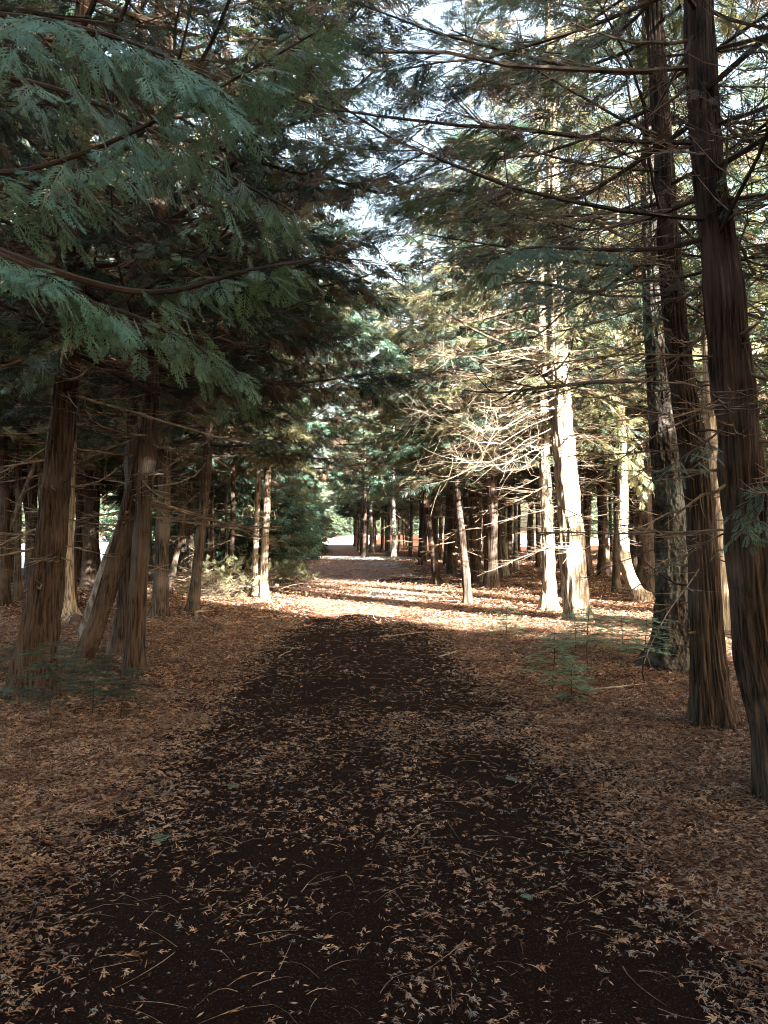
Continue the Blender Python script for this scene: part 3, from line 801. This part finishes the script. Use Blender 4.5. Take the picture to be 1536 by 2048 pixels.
# ------------------------------------------------------------------ shared crowns and trunks for the trees further in
def shift(ax_seed):
    return straight
CR_MID = [crown_mesh('crown', straight, 11.5, 3.3, 2.5, 58, 'mid', 200 + i, size=.27, yellow=.28, brown=.08, darkf=.12, dead=16, leafy=.8) for i in range(3)]
CR_LOW = [crown_mesh('crown', straight, 11.5, 3.2, 2.4, 60, 'low', 220 + i, size=.38, yellow=.22, dead=12, leafy=.9) for i in range(3)]
CR_THIN = [crown_mesh('crown', straight, 11.0, 3.3, 2.3, 38, 'low', 260 + i, size=.36, yellow=.3, brown=.08, darkf=.06, dead=14, leafy=.62, dens=.7) for i in range(3)]
CR_BUSH = [crown_mesh('crown', straight, 9.5, .3, 2.3, 90, 'low', 240 + i, size=.36, yellow=.2, brown=.08, darkf=.08, dead=0, leafy=.95, bare=.1, low_len=1.0) for i in range(2)]
TRK = []
for i in range(4):
    rr = np.random.default_rng(300 + i)
    hs = np.linspace(0, 11.2, 9)
    pts = np.stack([np.cumsum(rr.normal(0, .05, 9)), np.cumsum(rr.normal(0, .05, 9)), hs], 1); pts[0] = 0
    TRK.append(trunk_mesh('trunk', pts, np.interp(hs, [0, 1, 4, 11.2], [.16, .14, .115, .02]), M_FAR if i % 2 else M_CEDAR, 310 + i, 22, .14, flare=.5))
PLACED = []
def far_tree(x, y, label, group, crowns, s=1.0, hs=1.0, rng=None, cat='tree', name='cedar_tree'):
    z = float(gz(x, y))
    root = empty(name, (x, y, z), label, cat, group, rng.uniform(0, 6.28))
    root.scale = (s, s, s * hs)
    put('trunk', TRK[rng.integers(0, 4)], root)
    put('crown', crowns[rng.integers(0, len(crowns))], root)
    PLACED.append((x, y))
    return root

def mid_tree(label, pix, base, seed, mat=M_FAR, s=1.0, crowns=None, group=None, seg=28):
    dist = gdist(base, pix[0][0])
    b = P(pix[0][0], base, dist); b[2] = float(gz(b[0], b[1]))
    pts = [P(a, c, dist) - b for a, c, _ in pix]; pts[0] = np.zeros(3)
    rad = [wd / 2 / FPX * dist for _, _, wd in pix]
    H = 11.0 * s; top = pts[-1]
    if top[2] < H - 1:
        pts.append(np.array((top[0] * 1.1, .1, H))); rad.append(.02)
    root = empty('cedar_tree', b, label, 'tree', group)
    put('trunk', trunk_mesh('trunk', pts, rad, mat, seed, seg, .08, flare=.55), root)
    c = (crowns or CR_MID)
    o = put('crown', c[seed % len(c)], root, loc=(top[0], 0, 0)); o.scale = (s, s, s); o.rotation_euler = (0, 0, seed * 1.7)
    PLACED.append((b[0], b[1]))
    return root

for o in [b1, b2, b3, b4, b5, b6, b7, b8, bl1, bl2, bl3, bl4, bl6, bl7, bl8, bl9, bl10]: PLACED.append((o[0], o[1]))
mids = [
 ('slender cedar tilting left, nearest the right border of the path beyond the light streak', [(936, 1208, 19), (930, 1130, 17), (920, 1040, 15), (910, 940, 13)], 1208, M_FAR, .9),
 ('dark cedar tilting left, at the path border left of the slender tilted one', [(876, 1170, 18), (868, 1110, 16), (858, 1050, 15), (848, 990, 13)], 1170, M_CEDAR, 1),
 ('dark straight cedar just right of the dark left-tilting one', [(903, 1148, 20), (901, 1080, 17), (898, 950, 14)], 1148, M_CEDAR, 1),
 ('thick dark cedar in the middle of the shaded right stand, with grey left edge', [(953, 1165, 24), (947, 1100, 19), (944, 950, 16)], 1165, M_CEDAR, 1),
 ('dark cedar with a root spreading right at its foot, in the shaded right stand', [(982, 1170, 30), (977, 1120, 21), (971, 950, 17)], 1170, M_CEDAR, 1),
 ('grey-barked straight trunk right of the cedar with the spreading root', [(1008, 1152, 22), (1007, 1080, 17), (1006, 950, 14)], 1152, M_GREY, 1),
 ('thin grey trunk halfway between the grey-barked trunk and the sunlit pair', [(1032, 1140, 12), (1031, 1060, 10), (1030, 950, 8)], 1140, M_GREY, .95),
 ('small far trunk with a sunlit pale foot, left of the joined sunlit pair', [(1064, 1108, 16), (1062, 1050, 12), (1062, 950, 10)], 1108, M_CEDAR_PALE_LIT, 1),
 ('dark thin trunk directly right of the big sunlit cedar', [(1180, 1152, 18), (1174, 1090, 12), (1168, 900, 10)], 1152, M_CEDAR, 1),
 ('dark thick trunk between the big sunlit cedar and the hooked one', [(1210, 1150, 28), (1206, 1080, 22), (1201, 900, 19)], 1150, M_CEDAR, 1),
 ('dark trunk right behind the hooked thin cedar', [(1272, 1165, 26), (1268, 1080, 20), (1266, 850, 18)], 1165, M_CEDAR, 1),
 ('pale grey trunk at the right border of the path far down, tallest of its row', [(744, 1106, 11), (742, 1070, 9), (741, 1010, 7)], 1106, M_GREY, 1),
 ('dark trunk first at the far right border of the path', [(712, 1092, 11), (711, 1060, 9), (709, 1010, 7)], 1092, M_CEDAR, 1),
 ('dark trunk second from the far end along the right path border', [(728, 1094, 12), (728, 1060, 9), (727, 1010, 8)], 1094, M_CEDAR, 1),
 ('leaning pale grey trunk beside a low green bush at the right path border', [(788, 1119, 13), (788, 1080, 10), (787, 1020, 8)], 1119, M_GREY, 1),
 ('pale grey trunk just left of the leaning pale grey trunk', [(776, 1104, 11), (777, 1060, 9), (778, 1010, 8)], 1104, M_GREY, 1),
 ('small pale trunk between the leaning grey trunk and the dark left-tilting cedar', [(821, 1108, 9), (819, 1060, 7), (818, 1010, 6)], 1108, M_GREY, 1),
 ('small grey trunk just left of the dark left-tilting cedar', [(848, 1110, 10), (845, 1060, 8), (842, 1000, 7)], 1110, M_GREY, 1),
 ('dark straight trunk right of the massive left cedar, white field showing on both sides', [(178, 1176, 36), (180, 1100, 29), (180, 900, 26), (179, 700, 22)], 1176, M_CEDAR, 1.05),
 ('pale grey tall trunk left behind the massive left cedar', [(98, 1185, 22), (88, 1000, 18), (80, 850, 16), (74, 650, 14)], 1190, M_GREY, 1),
 ('dark trunk at the left edge of the frame', [(8, 1212, 26), (10, 1100, 20), (8, 900, 18)], 1212, M_CEDAR, 1),
 ('grey trunk with a sunlit pale foot near the left edge', [(34, 1196, 17), (36, 1100, 14), (38, 900, 12)], 1196, M_FAR, 1),
 ('dark trunk between the pale-footed trunk and the massive left cedar', [(64, 1180, 26), (66, 1080, 20), (64, 900, 18)], 1180, M_CEDAR, 1),
 ('thin trunk leaning right beyond the slim alone-standing cedar', [(338, 1190, 15), (350, 1120, 13), (366, 1050, 11), (372, 950, 9)], 1190, M_FAR, 1),
 ('thin dark trunk inside the sunlit bare brush on the left', [(462, 1193, 15), (464, 1120, 10), (466, 950, 9)], 1193, M_CEDAR, 1),
 ('very thin reddish trunk left of the sunlit bare brush', [(452, 1160, 7), (453, 1080, 6), (453, 950, 5)], 1165, M_FAR, .95),
 ('thin trunk in shade just right behind the slim alone-standing cedar', [(420, 1165, 9), (423, 1080, 8), (425, 950, 7)], 1165, M_CEDAR, .95),
]
for i, (lb, px, base, mt, s) in enumerate(mids):
    mid_tree(lb, px, base, 400 + i, mt, s, CR_MID if gdist(base) < 19 or px[0][0] < 500 else CR_THIN)

rngf = np.random.default_rng(77)
def inband(x, y):          # the open lane the low sun shines along
    c = .76 * x + .65 * y; s_ = .65 * x - .76 * y
    return (7.6 < c < 14.9 and s_ > -6) or (22.5 < c < 24.3 and s_ > -26) or (34.5 < c < 37.5 and s_ > -42) or (9.6 < c < 13.9 and s_ > -11) or (26.6 < c < 30.4 and s_ > -34) or (c > 40 and s_ > -60 and x > 8 and y < 95)
def scatter(n, xr, yr, label, group, crowns, mind, cond=None, sc=(.85, 1.15), slim=1.0, **kw):
    k = tries = 0
    while k < n and tries < n * 60:
        tries += 1
        x = rngf.uniform(*xr); y = rngf.uniform(*yr)
        if inband(x, y): continue
        if cond and not cond(x, y): continue
        if any((x - a) ** 2 + (y - b) ** 2 < mind ** 2 for a, b in PLACED): continue
        far_tree(x, y, label, group, crowns(y) if callable(crowns) else crowns, rngf.uniform(*sc), rngf.uniform(.9, 1.15), rngf, **kw).children[-1].scale = (slim, slim, 1); k += 1
lod = lambda y: CR_MID if 0 < y < 24 else CR_LOW
scatter(84, (1.6, 24), (19, 52), 'slender dark cedar in the shaded stand right of the path', 'cedars of the shaded stand right of the path', CR_THIN, 1.25,
        lambda x, y: x > 2.2 - .03 * y and x < 5 + y * .5 and not (x < 4.5 and y < 23), slim=.8)
scatter(46, (-3.5, 10), (45, 80), 'far dark trunked cedar lining the right border of the path', 'far cedars lining the right border of the path', lambda y: CR_THIN if y < 58 else CR_LOW, 1.5,
        lambda x, y: x > 1.6 - .062 * y, slim=.75)
scatter(44, (-22, -6), (13, 31), 'dark slender cedar in the stand at the left before the white field', 'cedars of the left stand before the white field', lod, 1.7,
        lambda x, y: x > -3 - y * .5)
scatter(26, (-12, -4.4), (25, 82), 'low-branched young cedar forming the green wall left of the path', 'young cedars forming the green wall left of the path', CR_BUSH, 1.6,
        lambda x, y: x < -3.3 - .052 * y and x > -6 - .07 * y, sc=(.8, 1.15))
scatter(40, (-85, -10), (88, 118), 'far evergreen at the back edge of the white field', 'far evergreens behind the white field', CR_BUSH, 3.0, sc=(1.0, 1.6))
scatter(22, (24, 90), (96, 130), 'far evergreen seen through the right stand', 'far evergreens behind the right stand', CR_BUSH, 3.0, sc=(1.0, 1.6))
scatter(14, (-22, 14), (235, 260), 'tiny distant evergreen at the end of the sunlit road', 'distant evergreens closing the road', CR_BUSH, 3.5, sc=(1.2, 1.8))
# the wood goes on behind the photographer and to the right: it shades the near ground
scatter(53, (1.8, 30), (-28, 6), 'cedar of the wood behind the camera', 'cedars of the wood behind the camera', CR_LOW, 1.9,
        lambda x, y: -1.5 < .76 * x + .65 * y < 9.5 and 4 < .65 * x - .76 * y < 33 and not (abs(x) < 2.6 + y * .1 and y > -3) and not (x < 6 and y > 1), sc=(.95, 1.2), slim=.84)
scatter(15, (9, 40), (-14, 16), 'cedar of the wood off to the right of the view', 'cedars of the wood off to the right', CR_LOW, 2.2,
        lambda x, y: 15.8 < .76 * x + .65 * y < 24 and 4 < .65 * x - .76 * y < 19 and x > .5 * y + 3)
scatter(10, (-9, -2.6), (-10, 3), 'cedar of the wood behind the camera', 'cedars of the wood behind the camera', CR_LOW, 2.2, lambda x, y: x < -4.5 or y < -2)

for x_, y_, q_ in ((4.7, 20.3, 1.15), (2.9, 21.6, 1.1), (7.2, 21.0, 1.2), (9.5, 17.5, 1.2), (10.6, 23.0, 1.2)):
    far_tree(x_, y_, 'slender dark cedar in the shaded stand right of the path', 'cedars of the shaded stand right of the path', CR_MID, q_, 1.05, rngf)
for c_, s_ in ((11.75, 3.5), (11.7, 6.2), (11.8, 9.0), (14.3, 3.0), (14.2, 6.0), (14.4, 9.5)):  # narrow off-frame trees added to shade ground beside the sunlit strip
    o = far_tree(.76 * c_ + .65 * s_, .65 * c_ - .76 * s_, 'unseen columnar cedar added to block the low sun', 'added columnar sun blockers out of view', CR_BUSH, 1.0, 1.0, rngf)
    o.scale = (.36, .36, 1.0)

# ------------------------------------------------------------------ dead leaning trunks, stump, sticks
def pole(name, label, cat, pix, seed, mat=M_WOOD, d0=None, d1=None, seg=14):
    pts = np.array([P(a, b, d0 + (d1 - d0) * k / (len(pix) - 1)) for k, (a, b, _) in enumerate(pix)])
    rad = np.array([wd / 2 / FPX * d0 for _, _, wd in pix])
    b = pts[0].copy(); b[2] = float(gz(b[0], b[1])); pts[0][2] = b[2]
    root = empty(name, b, label, cat)
    M = trunk_mesh('stem', pts - b, rad, mat, seed, seg, .06, flare=.1, rough=.06)
    put('stem', M, root)
    rg = np.random.default_rng(seed)
    for k in range(3):
        f = rg.uniform(.3, .95); p = pts[0] * (1 - f) + pts[-1] * f - b
        branch(root, p, rg.uniform(0, 6.28), rg.uniform(.2, .6), rg, r=.006, mat=M_DEADTWIG)
D4 = gdist(1275, 165)
pole('dead_trunk', 'pale dead snapped trunk leaning right against the leaning left cedar', 'dead trunk', [(160, 1275, 17), (185, 1200, 16), (210, 1120, 14), (236, 1048, 6)], 501, M_GREY, D4, D4)
pole('dead_trunk', 'grey dead trunk leaning right across the stand at the left edge', 'dead trunk', [(-60, 1210, 13), (-10, 1130, 12), (30, 1030, 11), (75, 915, 9)], 502, M_GREY, gdist(1215, -50), gdist(1215, -50) + .5)

def stump(label, px, py, r, h, seed):
    dd = gdist(py, px); b = P(px, py, dd); b[2] = float(gz(b[0], b[1]))
    root = empty('tree_stump', b, label, 'stump')
    put('stump_wood', trunk_mesh('stump_wood', [(0, 0, 0), (.01, 0, h * .5), (.03, .01, h)], [r, r * .85, r * .75], M_CEDAR, seed, 30, .02, flare=.9, fl=.08, jag=.2), root)
    branch(root, np.array((0, 0, h * .5)), 2.6, .35, np.random.default_rng(seed), r=.012, mat=M_TWIG)
stump('small dark broken stump on the orange litter left of the path', 434, 1264, .07, .12, 511)
stump('low dark root stump right of the pale-footed cedar', 152, 1246, .10, .14, 512)

def stick(label, a, b, r, seed, mat=M_WOOD, group=None, lift=.02, name='fallen_stick', cat='stick'):
    (ax, ay), (bx, by) = a, b
    A = P(ax, ay, gdist(ay, ax)); B = P(bx, by, gdist(by, bx))
    rg = np.random.default_rng(seed); t = np.linspace(0, 1, 10)
    L = np.linalg.norm(B - A); pts = A + t[:, None] * (B - A)
    nrm = np.array((-(B - A)[1], (B - A)[0], 0)) / (L + 1e-6)
    pts += (np.sin(t * 3.1) * rg.uniform(-.14, .14) * L)[:, None] * nrm + rg.normal(0, .01 * L, pts.shape)
    pts[:, 2] = gz(pts[:, 0], pts[:, 1]) + r + .012 + lift * np.abs(np.sin(t * rg.uniform(2, 5)))
    o0 = pts[0].copy()
    M = Mesh(); tube(M, pts - o0, r * (1 - .6 * t), 6)
    for k in range(rg.integers(1, 4)):
        t0 = rg.integers(3, 9); dv = (B - A) / L + nrm * rg.choice([-1, 1]) * rg.uniform(.5, 1.1); dv[2] = rg.uniform(0, .2)
        q = np.linspace(0, 1, 4)[:, None]
        tube(M, pts[t0] - o0 + q * dv * L * rg.uniform(.12, .3), r * .5 * (1.1 - q[:, 0]), 4)
    o = M.build(name, [mat], loc=o0, smooth=True)
    return link_props(o, label, cat, group)
stick('pale barkless stick lying right of the slim alone-standing left cedar', (398, 1242), (414, 1222), .03, 521)
stick('thin pale stick lying across the dark path just before the light streak', (760, 1276), (842, 1268), .008, 522)
stick('short pale stick at the right edge of the dark path below the slender tilted cedar', (880, 1316), (914, 1306), .010, 523)
stick('curved pale branch lying on the litter between the small firs and the spruce', (1180, 1384), (1290, 1372), .010, 524)
stick('long twig lying beside the foot of the slim straight right cedar', (1400, 1372), (1540, 1470), .006, 525)
stick('forked pale twig lying at the path edge halfway down the left side', (556, 1318), (585, 1300), .008, 526)
G = 'thin dry twigs scattered on the near dark path'
for k in range(30):
    x0, y0 = rngf.uniform(60, 1480), rngf.uniform(1560, 2030)
    an = rngf.uniform(-.9, .9); ln = rngf.uniform(30, 110) * (y0 - 1060) / 900
    stick('thin dry curved twig among the scattered litter of the near path', (x0, y0), (x0 + ln * math.cos(an), y0 + ln * .45 * math.sin(an)), rngf.uniform(.0006, .0013), 530 + k, [M_WOOD, M_LIT[3], M_LIT[1]][k % 3], G, lift=.012, name='fallen_twig', cat='twig')

def sprig(label, px, py, size, ang, seed):
    dd = gdist(py, px); b = P(px, py, dd); b[2] = float(gz(b[0], b[1])) + .02
    M = Mesh(); rg = np.random.default_rng(seed)
    n = 3; a = ang + np.array([-.5, 0, .45])
    stamp(M, TPL['hi'], np.array([(0, 0, 0), (.01, 0, .004), (0, .01, .008)]), np.stack([np.cos(a), np.sin(a), np.full(3, .12)], 1), np.array([(0, -.2, 1.)] * 3), np.array([size * .7, size, size * .75]), np.zeros(3, int), rg)
    link_props(M.build('cedar_sprig', [M_SPRIG], loc=b), label, 'cedar sprig')
sprig('fresh green cedar sprig on the left side of the dark path', 300, 1692, .09, .6, 601)
sprig('green cedar sprig in the middle left of the dark path', 480, 1580, .09, 3.6, 602)
sprig('green cedar sprig on the dark path, right of its middle', 1034, 1570, .09, 2.4, 603)
sprig('small green cedar sprig near the right front of the dark path', 1062, 1812, .06, 2.2, 604)

# ------------------------------------------------------------------ small firs
def fir(label, px, base, top, seed, group=None, spread=.8, bare=.15):
    dd = gdist(base, px); b = P(px, base, dd); b[2] = float(gz(b[0], b[1]))
    h = (base - top) / FPX * dd
    root = empty('fir_sapling', b, label, 'sapling', group)
    rg = np.random.default_rng(seed)
    M = Mesh(); t = np.linspace(0, 1, 8)
    st = np.stack([.03 * h * np.sin(t * 3 + seed), .02 * h * np.cos(t * 4), t * h], 1); st[0] = (0, 0, -.03)
    tube(M, st, .0075 * (1 - .75 * t) * max(1, h / .6) + .001, 6)
    M.build('stem', [M_TWIG], root, smooth=True)
    M = Mesh(); fp, fd, fs = [], [], []
    nl = 7
    for k in range(nl):
        f = bare + (1 - bare) * (k + .5) / nl
        hz = f * h; L = spread * h * (1 - f * .75) * .75
        for j in range(5):
            az = rg.uniform(0, 6.28); Lj = L * rg.uniform(.6, 1.2)
            p0 = np.array([np.interp(f, t, st[:, c]) for c in range(3)])
            q = np.linspace(0, 1, 5); dr = np.array((math.cos(az), math.sin(az), rg.uniform(-.12, .25)))
            cur = p0 + Lj * (q[:, None] * dr) - (q ** 2)[:, None] * np.array((0, 0, .12 * Lj))
            tube(M, cur, .0028 * (1.2 - q), 3, 1)
            for m in range(int(Lj / .02) + 3):
                s_ = rg.uniform(.15, 1); sg = 1 if m % 2 else -1; a = az + sg * rg.uniform(.5, 1.0)
                fp.append([np.interp(s_, q, cur[:, c]) for c in range(3)])
                fd.append((math.cos(a), math.sin(a), rg.uniform(-.2, .15))); fs.append(rg.uniform(.08, .17) * min(1.4, max(.8, h / .7)))
            fp.append(cur[-2]); fd.append(dr); fs.append(.12)
    fp = np.array(fp, float)
    stamp(M, TPL['fir'], fp, np.array(fd, float), np.array((0, 0, 1.)) + rg.normal(0, .25, fp.shape), np.array(fs), np.zeros(len(fp), int), rg)
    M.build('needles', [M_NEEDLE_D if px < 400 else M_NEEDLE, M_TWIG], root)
fir('small fir with a bare lower stem, before the big sunlit cedar', 1178, 1338, 1212, 701, bare=.4, spread=1.0)
fir('small fir standing directly left before the rough spruce foot', 1290, 1366, 1236, 702, bare=.45, spread=.9)
fir('low wide fir nearest the dark path among the right firs', 1106, 1384, 1262, 703, spread=1.0, bare=.3)
fir('tiny fir farthest left of the right firs, on the sunlit litter', 1012, 1275, 1212, 704, spread=1.2)
fir('bushy little fir left before the foot of the sunlit pair', 1150, 1300, 1225, 705, spread=1.2)
fir('little fir between the hooked cedar and the rough spruce', 1246, 1305, 1228, 706, spread=1.1)
fir('tiny low fir sprouting from the litter in front of the others', 1145, 1400, 1330, 707, spread=1.1)
fir('dark fir sapling before the foot of the massive left cedar', 104, 1460, 1285, 708, spread=.9, bare=.35)
fir('dark spreading fir sapling before the leaning left cedar', 186, 1432, 1325, 709, spread=1.3, bare=.3)
fir('dark fir sapling before the cedar with the split foot', 240, 1440, 1335, 710, spread=1.2, bare=.35)
fir('small bluish fir at the left edge beside the massive cedar', 30, 1350, 1285, 711, spread=1.2)
fir('tiny green seedling between the leaning and the furrowed left cedars', 205, 1345, 1310, 712, spread=1.3)
fir('low green bush at the foot of the leaning pale grey trunk', 780, 1122, 1098, 713, spread=1.4, bare=.05)

def brush(label, px, base, h, wdt, seed, n=46):
    dd = gdist(base, px); b = P(px, base, dd); b[2] = float(gz(b[0], b[1]))
    root = empty('brush_pile', b, label, 'brush')
    rg = np.random.default_rng(seed); M = Mesh(); C, R = [], []; q = np.linspace(0, 1, 6)
    for k in range(n * 6):
        p = np.array((rg.normal(0, wdt * .4), rg.normal(0, wdt * .3), 0)); az = rg.uniform(0, 6.28); L = h * rg.uniform(.3, 1.3)
        up = rg.uniform(.0, .9); dv = np.array((math.cos(az), math.sin(az), up))
        p[2] = rg.uniform(.0, h * .5)
        cur = p + q[:, None] * dv * L + (q ** 2)[:, None] * np.array((rg.uniform(-.3, .3), rg.uniform(-.3, .3), rg.uniform(-.7, .1))) * L
        cur[:, 2] = np.maximum(cur[:, 2], .01)
        C.append(cur); R.append(rg.uniform(.003, .009) * (1.15 - q))
    many_tubes(M, C, R, 4)
    M.build('dead_twigs', [M_DEADTWIG], root)
    if True:
        M = Mesh(); m = 260
        pos = np.stack([rg.normal(0, wdt * .45, m), rg.normal(0, wdt * .3, m), rg.uniform(.05, h, m)], 1)
        D = rg.normal(0, 1, (m, 3)); stamp(M, TPL['mid'], pos, D, np.array((0, 0, 1.)) + rg.normal(0, .6, (m, 3)), rg.uniform(.12, .3, m), np.zeros(m, int), rg)
        M.build('foliage', [M_LEAF2], root)
brush('sunlit tangle of bare brush left of the thin sunlit pair', 440, 1195, .9, 1.1, 801)
brush('low bare brush right of the thin sunlit pair at the path border', 580, 1165, .6, .8, 802, 24)

# ------------------------------------------------------------------ litter
rl = np.random.default_rng(9)
def wedge(n, y0, y1, xm=0.52):
    y = np.sqrt(rl.uniform(y0 ** 2, y1 ** 2, n)); x = rl.uniform(-1, 1, n) * (xm * y + .4)
    return x, y
_g = rl.random((64, 64))
def clump(x, y, s):
    u, v = (x * s) % 63, (y * s) % 63
    i, j = np.floor(u).astype(int), np.floor(v).astype(int); fu, fv = u - i, v - j
    return (_g[i, j] * (1 - fu) + _g[i + 1, j] * fu) * (1 - fv) + (_g[i, j + 1] * (1 - fu) + _g[i + 1, j + 1] * fu) * fv
def on_path(x, y):
    """0 off the dark path, 1 well inside"""
    half = np.where(y < 6, 1.52, 1.52 - (y - 6) * .03)
    e = (half - np.abs(x - (-0.05 - .03 * y))) / .35
    return np.clip(e + (clump(x, y, 2.3) - .5) * 1.2 + (clump(x + 9, y, 7) - .5) * .8, 0, 1) * (y < 15.5)
def litter(name, n, y0, y1, tpls, smin, smax, inpath, seed, tilt=.35, lift=.02, cols=(.38, .26, .28, .08)):
    rg = np.random.default_rng(seed)
    x, y = wedge(n, y0, y1)
    pth = on_path(x, y)
    cl = clump(x, y, 1.1) * .5 + clump(x + 20, y + 7, 3.1) * .5
    keep = rg.random(n) < np.where(pth > .01, 1 - pth * (1 - inpath * np.clip((cl - .25) * 2.6, .15, 1.6)), 1)
    x, y, pth = x[keep], y[keep], pth[keep]; n = len(x)
    z = gz(x, y) + rg.uniform(.008, lift, n)
    a = rg.uniform(0, 6.28, n)
    D = np.stack([np.cos(a), np.sin(a), rg.normal(0, tilt * .5, n)], 1)
    Nn = np.array((0, 0, 1.)) + rg.normal(0, tilt, (n, 3))
    # on the side banks browner, on the path paler pieces
    m = rg.choice(4, n, p=cols)
    mp = rg.choice(4, n, p=(.18, .42, .15, .25))
    m = np.where(pth > .4, mp, m)
    M = Mesh(); stamp(M, tpls, np.stack([x, y, z], 1), D, Nn, rg.uniform(smin, smax, n) ** 1.0, m, rg)
    link_props(M.build(name, M_LIT), kind='stuff')
    return n
bit = [(np.array([(0, -.06, 0), (.5, -.13, .05), (1, 0, 0), (.4, .12, .05)]), np.array([(0, 1, 2, 3)])),
       (np.array([(0, -.05, 0), (.5, -.09, .12), (1, 0, 0), (.4, .09, .12)]), np.array([(0, 1, 2, 3)]))]
litter('leaf_litter', 62000, 2.1, 7.0, TPL['dry'], .018, .070, .30, 91, lift=.03)
litter('leaf_litter', 90000, 2.1, 8.0, bit, .006, .032, .34, 92, tilt=.5, lift=.03)
litter('leaf_litter', 70000, 6.5, 14, TPL['dry'], .025, .085, .18, 93, lift=.035)
litter('leaf_litter', 52000, 7.5, 15.5, bit, .02, .06, .22, 94, tilt=.5, lift=.03)
litter('leaf_litter', 60000, 13, 24, bit, .04, .12, .5, 95, tilt=.5, lift=.04, cols=(.24, .44, .18, .14))
litter('leaf_litter', 60000, 22, 48, bit, .05, .17, .5, 96, tilt=.4, lift=.04, cols=(.25, .38, .08, .29))
# fine curved twigs through the litter
M = Mesh(); n = 13000
x, y = wedge(n, 2.1, 14); k = rl.random(n) < (1 - .8 * on_path(x, y)); x, y = x[k], y[k]; n = len(x)
q = np.linspace(0, 1, 5); a = rl.uniform(0, 6.28, n); L = rl.uniform(.04, .28, n); cv = rl.uniform(-.5, .5, n)
X = x[:, None] + L[:, None] * (np.cos(a)[:, None] * q - np.sin(a)[:, None] * cv[:, None] * q ** 2)
Y = y[:, None] + L[:, None] * (np.sin(a)[:, None] * q + np.cos(a)[:, None] * cv[:, None] * q ** 2)
Z = gz(X, Y) + .02 + rl.uniform(0, .03, n)[:, None] * np.sin(q * 3.1)
many_tubes(M, np.stack([X, Y, Z], -1), np.repeat((rl.uniform(.0007, .002, n))[:, None], 5, 1) * (1.2 - q), 3, 0)
link_props(M.build('twig_litter', [M_DEADTWIG]), kind='stuff')
